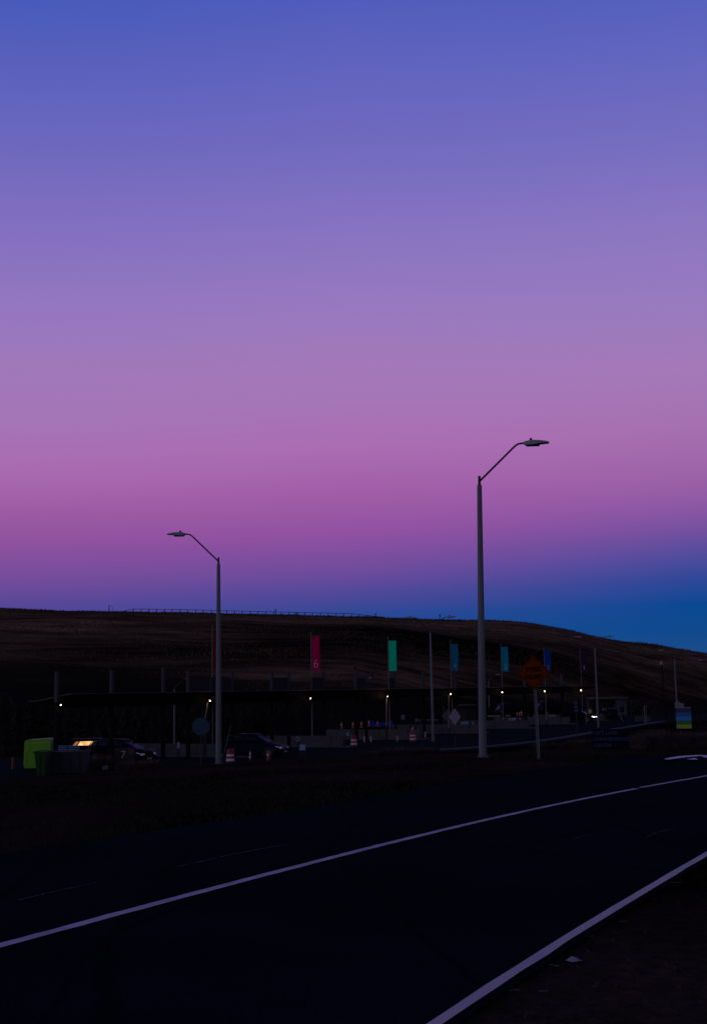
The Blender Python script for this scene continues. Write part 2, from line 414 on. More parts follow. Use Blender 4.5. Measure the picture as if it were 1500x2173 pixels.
# ------------------------------------------------------------------ paved sheets
def asphalt_mat(name, base, worn):
    M = bpy.data.materials.new(name); M.use_nodes = True; t = M.node_tree; b = t.nodes['Principled BSDF']
    b.inputs['Roughness'].default_value = 1; b.inputs['Specular IOR Level'].default_value = .002
    g = t.nodes.new('ShaderNodeTexCoord')
    n1 = t.nodes.new('ShaderNodeTexNoise'); n1.inputs['Scale'].default_value = .5; n1.inputs['Detail'].default_value = 5
    n2 = t.nodes.new('ShaderNodeTexNoise'); n2.inputs['Scale'].default_value = 90; n2.inputs['Detail'].default_value = 4
    vo = t.nodes.new('ShaderNodeTexVoronoi'); vo.feature = 'DISTANCE_TO_EDGE'; vo.inputs['Scale'].default_value = .35
    mp = t.nodes.new('ShaderNodeMapping'); mp.inputs['Rotation'].default_value = (0,0,R_(31)); mp.inputs['Scale'].default_value = (1.3,.45,1)
    nd = t.nodes.new('ShaderNodeTexNoise'); nd.inputs['Scale'].default_value = 1.2; nd.inputs['Detail'].default_value = 6
    ad = t.nodes.new('ShaderNodeMix'); ad.data_type = 'RGBA'; ad.inputs[0].default_value = .12
    t.links.new(g.outputs['Object'], mp.inputs[0]); t.links.new(g.outputs['Object'], nd.inputs[0])
    t.links.new(mp.outputs[0], ad.inputs[6]); t.links.new(nd.outputs['Color'], ad.inputs[7]); t.links.new(ad.outputs[2], vo.inputs['Vector'])
    for n in (n1, n2): t.links.new(g.outputs['Object'], n.inputs[0])
    r1 = t.nodes.new('ShaderNodeValToRGB'); r1.color_ramp.elements[0].position = .3; r1.color_ramp.elements[1].position = .75
    r1.color_ramp.elements[0].color = tuple(v*.75 for v in base)+(1,); r1.color_ramp.elements[1].color = tuple(v*1.3 for v in base)+(1,)
    r2 = t.nodes.new('ShaderNodeValToRGB'); r2.color_ramp.elements[0].position = .35; r2.color_ramp.elements[1].position = .75
    r2.color_ramp.elements[0].color = (.6,.6,.6,1); r2.color_ramp.elements[1].color = (1.6,1.6,1.6,1)
    rc = t.nodes.new('ShaderNodeValToRGB'); rc.color_ramp.elements[0].position = .0; rc.color_ramp.elements[1].position = .012
    rc.color_ramp.elements[0].color = (worn,worn,worn,1); rc.color_ramp.elements[1].color = (1,1,1,1)
    t.links.new(n1.outputs[0], r1.inputs[0]); t.links.new(n2.outputs[0], r2.inputs[0]); t.links.new(vo.outputs['Distance'], rc.inputs[0])
    last = r1.outputs[0]
    for f in (r2.outputs[0], rc.outputs[0]):
        mx = t.nodes.new('ShaderNodeMix'); mx.data_type = 'RGBA'; mx.blend_type = 'MULTIPLY'; mx.inputs[0].default_value = 1
        t.links.new(last, mx.inputs[6]); t.links.new(f, mx.inputs[7]); last = mx.outputs[2]
    t.links.new(last, b.inputs['Base Color'])
    bp = t.nodes.new('ShaderNodeBump'); bp.inputs['Strength'].default_value = .35; bp.inputs['Distance'].default_value = .01
    t.links.new(n2.outputs[0], bp.inputs['Height']); t.links.new(bp.outputs[0], b.inputs['Normal'])
    return M
asphalt = asphalt_mat('asphalt', (.0040,.0085,.0150), .5)
plaza_m = asphalt_mat('plaza_asphalt', (.0110,.0180,.0240), .6)

def resample(pts, n):
    P = np.array([(p[0], p[1]) for p in pts], float)
    # Catmull-Rom then even spacing
    out = []
    for i in range(len(P)-1):
        p0 = P[max(i-1,0)]; p1 = P[i]; p2 = P[i+1]; p3 = P[min(i+2,len(P)-1)]
        for t in np.linspace(0, 1, 24, endpoint=False):
            out.append(.5*((2*p1)+(-p0+p2)*t+(2*p0-5*p1+4*p2-p3)*t*t+(-p0+3*p1-3*p2+p3)*t**3))
    out.append(P[-1]); out = np.array(out)
    d = np.concatenate([[0], np.cumsum(np.linalg.norm(np.diff(out, axis=0), axis=1))])
    s = np.linspace(0, d[-1], n)
    return np.stack([np.interp(s, d, out[:,0]), np.interp(s, d, out[:,1])], -1)
def ruled(name, A_, B_, n, k, off, material, zf=None):
    A2, B2 = resample(A_, n), resample(B_, n)
    t = np.linspace(0, 1, k)[None, :, None]
    P = A2[:, None, :]*(1-t)+B2[:, None, :]*t
    Z = ground(P[..., 0], P[..., 1]) + off
    v = np.concatenate([P, Z[..., None]], -1).reshape(-1, 3)
    mb = MB(); fs = []
    for i in range(n-1):
        for j in range(k-1): fs.append([i*k+j, i*k+j+1, (i+1)*k+j+1, (i+1)*k+j])
    mb.add(v, fs, 0, True)
    o = mb.build(name, material)
    return o
def strip(name, pts, w, off, material, n=120, jit=0.0):
    P = resample(pts, n); T = np.gradient(P, axis=0); T /= np.linalg.norm(T, axis=1)[:, None]
    Nn = np.stack([-T[:,1], T[:,0]], -1)
    jl = rng.normal(0, jit, (n,1)) if jit else 0; jr = rng.normal(0, jit, (n,1)) if jit else 0
    a = P + Nn*(w/2+jl); b = P - Nn*(w/2+jr)
    v = np.stack([a, b], 1).reshape(-1, 2); z = ground(v[:,0], v[:,1]) + off
    mb = MB(); mb.add(np.concatenate([v, z[:,None]], -1), [[2*i, 2*i+1, 2*i+3, 2*i+2] for i in range(n-1)], 0, True)
    return mb.build(name, material)

far_edge = [hit(*p, off=.035) for p in ((0,1812),(130,1795),(250,1775),(400,1751),(600,1723),(850,1681),(1000,1655),(1150,1631),(1280,1620.5))]
e = far_edge[-1]
far_edge = [Vector((-14, -3, 0)), Vector((-8.6, 5.5, 0))] + far_edge + [Vector((9.5,33.5,0)), Vector((14,42,0)), Vector((21,53,0)), Vector((32,66,0)), Vector((60,92,0)), Vector((110,140,0))]
near_edge = [hit(*p, off=.043) for p in ((921,2173),(1020,2105),(1110,2051),(1200,1990),(1260,1954),(1300,1930),(1380,1881),(1440,1846),(1500,1811))]
_q = np.polyfit([p.y for p in near_edge], [p.x for p in near_edge], 3); near_edge = [Vector((float(np.polyval(_q, p.y)), p.y, p.z)) for p in near_edge]
ext = near_edge[-1]
_x = lambda y: float(np.polyval(_q, y)); _sl = (_x(near_edge[0].y+.5)-_x(near_edge[0].y))/.5
_p0 = near_edge[0]; _p1 = near_edge[-1]; _se = (_x(_p1.y)-_x(_p1.y-1.0))
near_line = [Vector((_p0.x-_sl*(_p0.y-y)*1.0, y, 0)) for y in (-8., -3., 1., 3.5)] + near_edge + [Vector((_p1.x+_se*(y-_p1.y)+.004*(y-_p1.y)**2, y, 0)) for y in (14.5, 18., 23., 31., 41., 53., 80., 130.)]
nl = resample(near_line, 60); T = np.gradient(nl, axis=0); T /= np.linalg.norm(T, axis=1)[:,None]
near_road = [tuple(p) for p in nl + np.stack([T[:,1], -T[:,0]], -1)*.10]
road = ruled('road', far_edge, near_road, 260, 24, .035, asphalt); tag(road, kind='structure')
# lane lines
cl = [hit(*p, off=.043) for p in ((0,2008),(100,1979),(230,1943),(370,1905),(500,1871),(620,1841),(750,1811),(880,1776),(1000,1746),(1120,1719),(1240,1694),(1357,1673))]
cl2 = [hit(*p, off=.043) for p in ((1359,1671),(1430,1658.5),(1500,1646))]
_all = cl+cl2
_q = np.polyfit([p.y for p in _all], [p.x for p in _all], 3)
cl = [Vector((float(np.polyval(_q, p.y)), p.y, p.z)) for p in cl]; cl2 = [Vector((float(np.polyval(_q, p.y))-.03, p.y, p.z)) for p in cl2]
_s = (cl[1]-cl[0]); _s = Vector((_s.x/_s.y, 1, 0))
cl = [cl[0]-_s*13, cl[0]-_s*8, cl[0]-_s*4] + cl
def worn_paint(name, a, b):
    return mat(name, a, .75, 0, .0, 3.0, col2=b)
paint_c = mat('lane_paint', (.50,.46,.58), .8, 0, .25, 2.0, stretch=(2,2,1))
paint_e = mat('edge_paint', (.60,.53,.64), .8, 0, .15, 1.3, col2=(.80,.58,.56))
o = strip('lane_line', cl, .115, .043, paint_c, 200, .004); tag(o, kind='structure')
o = strip('lane_line', cl2+[Vector((11.5,33.5,0)), Vector((18,44,0)), Vector((28,57,0)), Vector((60,86,0))], .115, .043, paint_c, 120, .004); tag(o, kind='structure')
o = strip('edge_line', near_line, .084, .043, paint_e, 400, .003); tag(o, kind='structure')
# ghost of an old marking on the near side of the far lane, and crack seals
ghost = mat('ghost_paint', (.005,.008,.013), .9, 0, .3, 2.0, col2=(.012,.017,.027))
for pts in (((375,1848),(430,1836),(490,1822),(560,1808),(610,1799)), ((40,1920),(120,1901),(205,1882)), ((1215,1788),(1236,1783),(1254,1779)), ((1370,1784),(1392,1774),(1432,1766))):
    o = strip('worn_marking', [hit(*p) for p in pts], .022, .041, ghost, 40, .009); tag(o, kind='structure')

# speed hump across the road
hc = hit(1474, 1618); T_ = Vector((.56,.83,0)); Nn_ = Vector((-.83,.56,0))
def hump():
    mb = MB(); n, k = 30, 30; vs = []
    for i in range(n):
        for j in range(k):
            s = (i/(n-1)-.5)*3.6; w = (j/(k-1)-.5)*8.6
            p = Vector((hc.x,hc.y,0)) + T_*s + Nn_*(w-1.9)
            vs.append((p.x, p.y, G(p.x,p.y)+.04+.085*math.cos(s/3.6*math.pi)**1.3*min(1,(4.3-abs(w))*3) if abs(s)<1.8 else G(p.x,p.y)+.036))
    fs = [[i*k+j, i*k+j+1, (i+1)*k+j+1, (i+1)*k+j] for i in range(n-1) for j in range(k-1)]
    mb.add(vs, fs, 0, True); return mb.build('speed_hump', asphalt)
tag(hump(), kind='structure')
def poly_mark(name, px_pts, off, material, order=None):
    P = [hit(*p) for p in px_pts]
    mb = MB(); mb.add([(p.x, p.y, p.z+off) for p in P], order or [list(range(len(P)))], 0); return mb.build(name, material)
hump_paint = mat('hump_paint', (.75,.62,.85), .7, 0, .1, 3)
top = [(1409,1621.5),(1420,1618.8),(1440,1615.2),(1460,1613.6),(1480,1612.6),(1500,1613.2),(1530,1617)]
bot = [(1412,1623),(1423,1622.6),(1440,1620),(1460,1617.5),(1486,1615),(1500,1620),(1530,1628)]
Pq = top+bot; k = len(top)
tag(poly_mark('hump_marking', Pq, .14, hump_paint, [[i, i+1, k+i+1, k+i] for i in range(k-1)]), kind='structure')
tag(poly_mark('hump_marking', [(1457,1622.8),(1474,1619.5),(1481,1623.4)], .14, hump_paint), kind='structure')

# plaza pavement (flat at z = 0)
pe = [Vector((-80,49,0))] + [Vector((p.x, p.y+.3, 0)) for p in EDGE] + [Vector((80,178,0))]
back = []
for p in pe:
    w = -((p.x-CL0.x)*ldir.x + (p.y-CL0.y)*ldir.y)
for s_ in (-60,-40,-20,0,20,40,60,80,100,120): 
    q = Vector((CL0.x,CL0.y,0)) + cdir*s_ - ldir*13.5; back.append(q)
plz = ruled('plaza_pavement', pe, back, 160, 60, .03, plaza_m); tag(plz, kind='structure')
kerbm = mat('kerb_concrete', (.095,.10,.13), .85, 0, .3, 1.5)
kp = [z0hit(*p) for p in ((936,1593),(990,1590),(1060,1584),(1130,1576.5),(1200,1566),(1258,1556),(1330,1544.5),(1380,1536),(1412,1532))]
def kerb(name, pts, w, h, z, n=90):
    P = resample(pts, n); T = np.gradient(P, axis=0); T /= np.linalg.norm(T, axis=1)[:,None]; Q = np.stack([-T[:,1], T[:,0]], -1)
    mb = MB(); secs = []
    for p, q in zip(P, Q):
        secs.append([(p[0]-q[0]*w/2, p[1]-q[1]*w/2, z), (p[0]+q[0]*w/2, p[1]+q[1]*w/2, z), (p[0]+q[0]*w*.42, p[1]+q[1]*w*.42, z+h), (p[0]-q[0]*w*.5, p[1]-q[1]*w*.5, z+h)])
    mb.loft(secs, smooth=False); return mb.build(name, kerbm)
tag(kerb('kerb', kp, .32, .15, .0), kind='structure')
tag(strip('lane_line', [z0hit(*p) for p in ((640,1604),(760,1597),(880,1590),(1000,1580),(1100,1570))], .12, .036, mat('old_plaza_paint', (.02,.022,.035), .9, 0, .2, 1), 60), kind='structure')

# ------------------------------------------------------------------ grass
def blades(name, X, Y, Z, hmin, hmax, wid, material, lean=.5, per=3):
    n = len(X)
    X = np.repeat(X, per)+rng.normal(0, .03, n*per); Y = np.repeat(Y, per)+rng.normal(0, .03, n*per); Z = np.repeat(Z, per); n = n*per
    h = rng.uniform(hmin, hmax, n); a = rng.uniform(0, 2*np.pi, n); w = wid*rng.uniform(.6, 1.3, n)
    lx = rng.normal(0, lean, n)*h; ly = rng.normal(0, lean, n)*h
    v = np.zeros((n, 3, 3)); v[:,0] = np.stack([X-np.cos(a)*w, Y-np.sin(a)*w, Z-.02], -1); v[:,1] = np.stack([X+np.cos(a)*w, Y+np.sin(a)*w, Z-.02], -1)
    v[:,2] = np.stack([X+lx, Y+ly, Z+h], -1)
    me = bpy.data.meshes.new(name); me.vertices.add(n*3); me.vertices.foreach_set('co', v.ravel())
    me.loops.add(n*3); me.loops.foreach_set('vertex_index', np.arange(n*3)); me.polygons.add(n); me.polygons.foreach_set('loop_start', np.arange(0, n*3, 3))
    me.update(calc_edges=True); me.materials.append(material)
    o = bpy.data.objects.new(name, me); COL.objects.link(o); return o
FE = resample(far_edge, 400); NE = resample(near_road, 400)
def side(X, Y, C, half=0):
    """signed distance to the left of polyline C (nearest vertex)"""
    out = np.zeros(len(X))
    T = np.gradient(C, axis=0); T /= np.linalg.norm(T, axis=1)[:,None]
    for i in range(0, len(X), 4000):
        d = (X[i:i+4000,None]-C[None,:,0])**2+(Y[i:i+4000,None]-C[None,:,1])**2; j = d.argmin(1)
        out[i:i+4000] = -(X[i:i+4000]-C[j,0])*T[j,1]+(Y[i:i+4000]-C[j,1])*T[j,0]
    return out
# verge beside the camera
X = rng.uniform(-1.5, 9, 26000); Y = rng.uniform(1.5, 16, 26000); s = side(X, Y, NE)
k_ = (s < -.02-rng.exponential(.05, len(s))) & (X < Y*.36+1.5); X, Y = X[k_], Y[k_]
cl_n = np.sin(X*2.1+1.3)*np.sin(Y*1.7)+.5*np.sin(X*5.3)*np.sin(Y*4.1); k_ = rng.uniform(-1.2,1.0,len(X)) < cl_n; X, Y = X[k_], Y[k_]
o = blades('grass', X, Y, ground(X, Y), .015, .06, .003, drygrass, 1.1, 4); tag(o, kind='stuff', label='short dry brown grass on the verge beside the near road edge', cat='grass')
# median
n = 60000; Y = 12+80*rng.uniform(0,1,n)**1.25; X = (rng.uniform(-.36,.36,n))*Y; s = side(X, Y, FE); ye = np.interp(X, EX, EY)
k_ = (s > .0) & (Y < ye-.5); X, Y = X[k_], Y[k_]
o = blades('grass', X, Y, ground(X, Y), .03, .10, .010, drygrass, .9, 3); tag(o, kind='stuff', label='mown dry grass on the bank between the road and the toll plaza', cat='grass')
# hill crest tufts
X = rng.uniform(-125, 125, 5000); Y = rng.uniform(YR-10, YR+1.5, 5000); pz = hill_z(X, Y)
k_ = rng.uniform(-1,1,5000) < np.sin(X*.35)*np.sin(X*.13+1)+.15; X, Y, pz = X[k_], Y[k_], pz[k_]
o = blades('grass', X, Y, pz, .15, .6, .06, drygrass_hill, .35, 4); tag(o, kind='stuff', label='ragged tufts of dry grass along the hill crest', cat='grass')
n = 45000; X = rng.uniform(-130, 140, n); Y = rng.uniform(165, 399, n)
k_ = (hill_z(X, Y) > 7+3*np.sin(X*.08)) & (np.abs(X) < Y*.33+6); X, Y = X[k_], Y[k_]
cl_n = np.sin(X*.06+Y*.02)*np.sin(Y*.11+X*.01)+.6*np.sin(X*.023+2)*np.sin(Y*.05); k_ = rng.uniform(-1.2,1.2,len(X)) < cl_n; X, Y = X[k_], Y[k_]
o = blades('grass', X, Y, hill_z(X, Y), .25, .6, .10, mat('hill_tuft', (.075,.055,.040), 1, 0, .7, .05, spec=.0), .5, 2); tag(o, kind='stuff', label='rough dry grass covering the face of the hill', cat='grass')

# ------------------------------------------------------------------ street lamps
def lamp_head(mb_par, sx, x0, z0):
    """cobra-head LED luminaire: thin tapering plate with a thicker driver box near the arm; sx = +1/-1 direction"""
    def P(x, y, z): return (x0+sx*x, y, z0+z)
    secs = []
    for (x, hw, zt, zb) in ((0,.05,.035,-.03),(.06,.10,.06,-.06),(.22,.15,.085,-.075),(.40,.16,.085,-.055),(.55,.16,.07,-.03),(.72,.14,.05,-.02),(.83,.10,.02,-.015)):
        secs.append([P(x,-hw,zb), P(x,hw,zb), P(x,hw*1.02,(zt+zb)/2+.01), P(x,hw*.6,zt), P(x,-hw*.6,zt), P(x,-hw*1.02,(zt+zb)/2+.01)])
    if sx < 0: secs = [s_[::-1] for s_ in secs]
    h = MB().loft(secs, smooth=False)
    t = MB().box(P(.30,0,-.085), (.44,.2,.03), bev=.008)
    c = MB().lathe([(.036,0),(.042,.02),(.042,.07),(.034,.08)], P(.24,0,.085), 12)
    return h, t, c
H_SH = 8.82
def street_lamp(root, arms, H=H_SH):
    MB().box((0,0,.02), (.38,.38,.04), bev=.01).build('base_plate', galv, root)
    for a in (45,135,225,315): MB().lathe([(.02,0),(.02,.06)], (.22*math.cos(R_(a)),.22*math.sin(R_(a)),.04), 6).build('anchor_bolt', galv_dark, root)
    MB().tube([(0,0,.04),(0,0,H*.5),(0,0,H-.06),(0,0,H)], [.125,.107,.079,.066], 20).build('pole', galv, root)
    MB().box((0.0,-.123,.62), (.10,.03,.2), bev=.01).build('hand_hole_cover', galv, root)
    MB().tube([(0,0,H-.02),(0,0,H+.28)], [.045,.045], 12).build('tenon', galv_dark, root)
    for sx in arms:
        a = MB().tube([(sx*.02,0,H+.12),(sx*1.16,0,H+1.24),(sx*1.27,0,H+1.32),(sx*1.40,0,H+1.345),(sx*1.50,0,H+1.345)], [.034,.032,.032,.032,.032], 10).build('arm', galv_dark, root)
        h, t, c = lamp_head(None, sx, sx*1.46, H+1.345)
        hd = h.build('lamp_head', lamp_housing, root); t.build('lens', black_pl, hd); c.build('photocell', black_pl, hd)
    return root
Pr = unproj(1024, 1608, 39.3)
lr = empty('street_lamp', Pr, 0.12, 'nearest street lamp, its arm reaching right, beside the orange speed hump sign', 'street lamp', 'street lamps with one arm')
street_lamp(lr, (1,)); lr.rotation_euler = (0, R_(1.15), -.14)
Pl = unproj(464, 1622, 39.3*595/433)
ll = empty('street_lamp', Pl, 0, 'street lamp with its arm reaching left, between the octagonal sign and striped drum', 'street lamp', 'street lamps with one arm')
street_lamp(ll, (-1,)); ll.rotation_euler = (0, R_(.05), .06)
# double-armed lamps on the plaza
first = None
for (px, py, Y, lab) in ((919,1573,106.,'two-armed lamp with the leftmost pole, between the green banner 5 and the blue banner 4'),
                    (1269,1541,139.,'two-armed lamp rising behind the navy convenience center sign'),
                    (1437,1528,180.,'two-armed lamp just behind the rainbow striped board'),
                    (1512,1511,238.,'far two-armed lamp at the right edge, only one head in the photo')):
    P = unproj(px, py, Y)
    if first is None:
        first = empty('street_lamp', P, 0, lab, 'street lamp', 'two-armed lamps along the plaza road'); street_lamp(first, (-1, 1), 9.3)
    else: place_copy(first, (P.x, P.y, zat(px, {1269:1350.5,1437:1379,1512:1401}[px], Y)-10.66), .0, lab)
f1 = None
for (px, py, Y, sc, lab) in ((370,1597,161.,1,'slim single-arm lamp behind the canopy, left of the stop sign back'),
                   (766,1556,215.,1,'slim single-arm lamp seen through the canopy between banners 6 and 5'),
                   (1039,1540,232.,1,'slim single-arm lamp behind the canopy, just right of the big near lamp pole')):
    P = unproj(px, py, Y)
    if f1 is None:
        f1 = empty('street_lamp', P, 0, lab, 'street lamp', 'single-arm lamps behind the canopy'); street_lamp(f1, (1,), 8.2)
    else: place_copy(f1, P, 0, lab)

# ------------------------------------------------------------------ canopy
Yof = lambda m: 90*(1+.143*m)
PXof = lambda m: (446+307*m)/(1+.143*m)
def Mof(px): return (446-px)/(.143*px-307)
def CP(m, z=0.0):
    Y = Yof(m); px = PXof(m); P = unproj(px, 1470, Y); return Vector((P.x, P.y, z))
can = empty('toll_canopy', CP(2.5), 0, 'long flat black canopy over the numbered toll lanes', 'canopy')
can_o = Vector(can.location)
mL, mR = Mof(150), Mof(1196)
def cl_(v): return Vector(v)-can_o
A0, A1 = CP(Mof(128)), CP(mR)
tipL = CP(Mof(80)); tipR = CP(Mof(1266))
zt, zb = 4.70, 3.86
def canopy_roof():
    mb = MB(); secs = []
    for P, a, b in ((A0, zt, zb), (A1, zt, zb), (tipR, zt+.02, zt-.04)):
        f = P+ldir*.9; k = P-ldir*1.9
        secs.append([cl_((f.x,f.y,b)), cl_((f.x,f.y,a)), cl_((k.x,k.y,min(a-.42,4.28))), cl_((k.x,k.y,4.16))])
    mb.loft(secs, smooth=False); return mb.build('roof', roof_black, can)
canopy_roof()
mb = MB(); secs = []
for P, a in ((A0, zt+.003), (A1, zt+.003), (tipR, zt+.023)):
    f = P+ldir*.93; k = P+ldir*.85
    secs.append([cl_((f.x,f.y,a)), cl_((f.x,f.y,a+.035)), cl_((k.x,k.y,a+.035)), cl_((k.x,k.y,a))])
mb.loft(secs, smooth=False).build('roof_edge_trim', roof_edge, can)
f = A0+ldir*.9; k = A0-ldir*1.9
MB().tube([cl_((f.x,f.y,zt+.02)), cl_((k.x,k.y,4.30)), cl_((k.x-.5,k.y+.1,4.30))], .03, 6).build('gutter', roof_edge, can)
def ray_plane(px, py, off):
    """point on the ray where it is `off` metres in front of the canopy line"""
    d = unproj(px, py, 1.0)-Vector((0,0,CAMZ)); o_ = CL0+ldir*off
    t = (o_.x*ldir.x+o_.y*ldir.y)/(d.x*ldir.x+d.y*ldir.y)
    return Vector((d.x*t, d.y*t, CAMZ+d.z*t))
col_shaded = mat('shaded_column', (.007,.006,.009), .85, spec=.05)  # shade under the roof, painted into the lower part of the columns
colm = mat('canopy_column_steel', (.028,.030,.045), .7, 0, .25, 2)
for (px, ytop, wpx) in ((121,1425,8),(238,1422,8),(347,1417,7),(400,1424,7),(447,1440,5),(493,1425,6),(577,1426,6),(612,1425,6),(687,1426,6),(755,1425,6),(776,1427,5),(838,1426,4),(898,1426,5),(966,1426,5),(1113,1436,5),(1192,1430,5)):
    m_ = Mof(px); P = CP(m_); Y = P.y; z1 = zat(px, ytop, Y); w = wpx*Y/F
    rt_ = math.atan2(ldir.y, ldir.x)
    MB().box(cl_((P.x, P.y, 2.1)), (w, w, 4.2), rot=rt_, bev=.02).build('column', col_shaded, can)
    MB().box(cl_((P.x, P.y, (z1+4.2)/2)), (w*.97, w*.97, z1-4.2), rot=rt_, bev=.02).build('column_top', colm, can)  # same column above the roof, without the painted shade
# clerestory screens above the roof between some columns
for (a, b) in ((400,447),(447,493),(577,612),(660,687),(755,776),(825,838)):
    PA, PB = CP(Mof(a)), CP(Mof(b))
    ca = (PA+PB)/2; ln = (PB-PA).length-.3; hz = 1.0
    MB().box(cl_((ca.x, ca.y, zt+.06+hz/2)), (.04, ln, hz), rot=math.atan2(cdir.y, cdir.x)-math.pi/2).build('screen_panel', mat('mesh_screen', (.021,.019,.026), .9), can)

# lane islands, banner poles, canopy lamps
BAN = {7:(.16,.002,.008), 6:(.48,.0,.085), 5:(.0,.66,.36), 4:(.0,.14,.27), 3:(.0,.24,.38), 2:(.0,.040,.27), 1:(.030,.012,.060)}
bulb_m = mat('lamp_bulb', (1,.8,.6), .5, emis=(1.0,.62,.34), estr=2.4)
bulb_px = [(130,1496),(446,1487),(659,1482),(822,1478),(956,1473),(1065,1469),(1155,1467),(1232,1465)]
where = ['at the far left end','by the near left lamp pole','under the magenta banner 6','under the green banner 5','under the blue banner 4','under the blue banner 3','under the banner 2','under the purple banner 1']
for i, (px, py) in enumerate(bulb_px):
    P = ray_plane(px, py, 1.25); Y = P.y
    lt = empty('canopy_lamp', P, 0, 'small glowing lamp below the canopy edge, the one '+where[i], 'lamp', 'glowing lamps under the canopy')
    r = 1.6*Y/F if i not in (3, ) else .9*Y/F
    MB().lathe([(.01,-r),(r*.7,-r*.7),(r,0),(r*.7,r*.7),(.01,r)], (0,0,0), 12).build('bulb', bulb_m, lt)
    MB().box((0,.10+r,r*.3), (.10,.2,.05), bev=.01).build('bracket', black_pl, lt)
    ld = bpy.data.lights.new('canopy_light', 'POINT'); ld.energy = 26.0 if i == 3 else 9.0; ld.color = (1.0,.55,.28); ld.shadow_soft_size = .08
    lo = bpy.data.objects.new('lamp_light', ld); COL.objects.link(lo); lo.parent = lt; lo.location = (0,-.16,-.02)
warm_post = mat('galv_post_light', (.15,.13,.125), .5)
for i, (px, py, y2, dx) in enumerate(((441,1490,1530,-6),(820,1482,1540,-.5),(952,1475,1545,0),(1157,1470,1530,1))):
    Y = ray_plane(px, py, 1.0).y
    a = unproj(px, py, Y); b = unproj(px+dx, y2, Y)
    p = empty('barrier_arm', (b.x, b.y, 0), 0, ['raised barrier arm leaning beside the near left lamp pole','raised barrier arm lit orange by the lamp under banner 5','raised barrier arm lit by the lamp under banner 4','raised barrier arm lit by the lamp under banner 2'][i], 'barrier arm', 'raised lane barrier arms')
    MB().tube([(0,0,b.z),(a.x-b.x,0,a.z)], [.055,.035], 8).build('arm', warm_post, p)
    MB().box((0,0,b.z/2), (.22,.22,b.z), bev=.02).build('housing', black_pl, p)

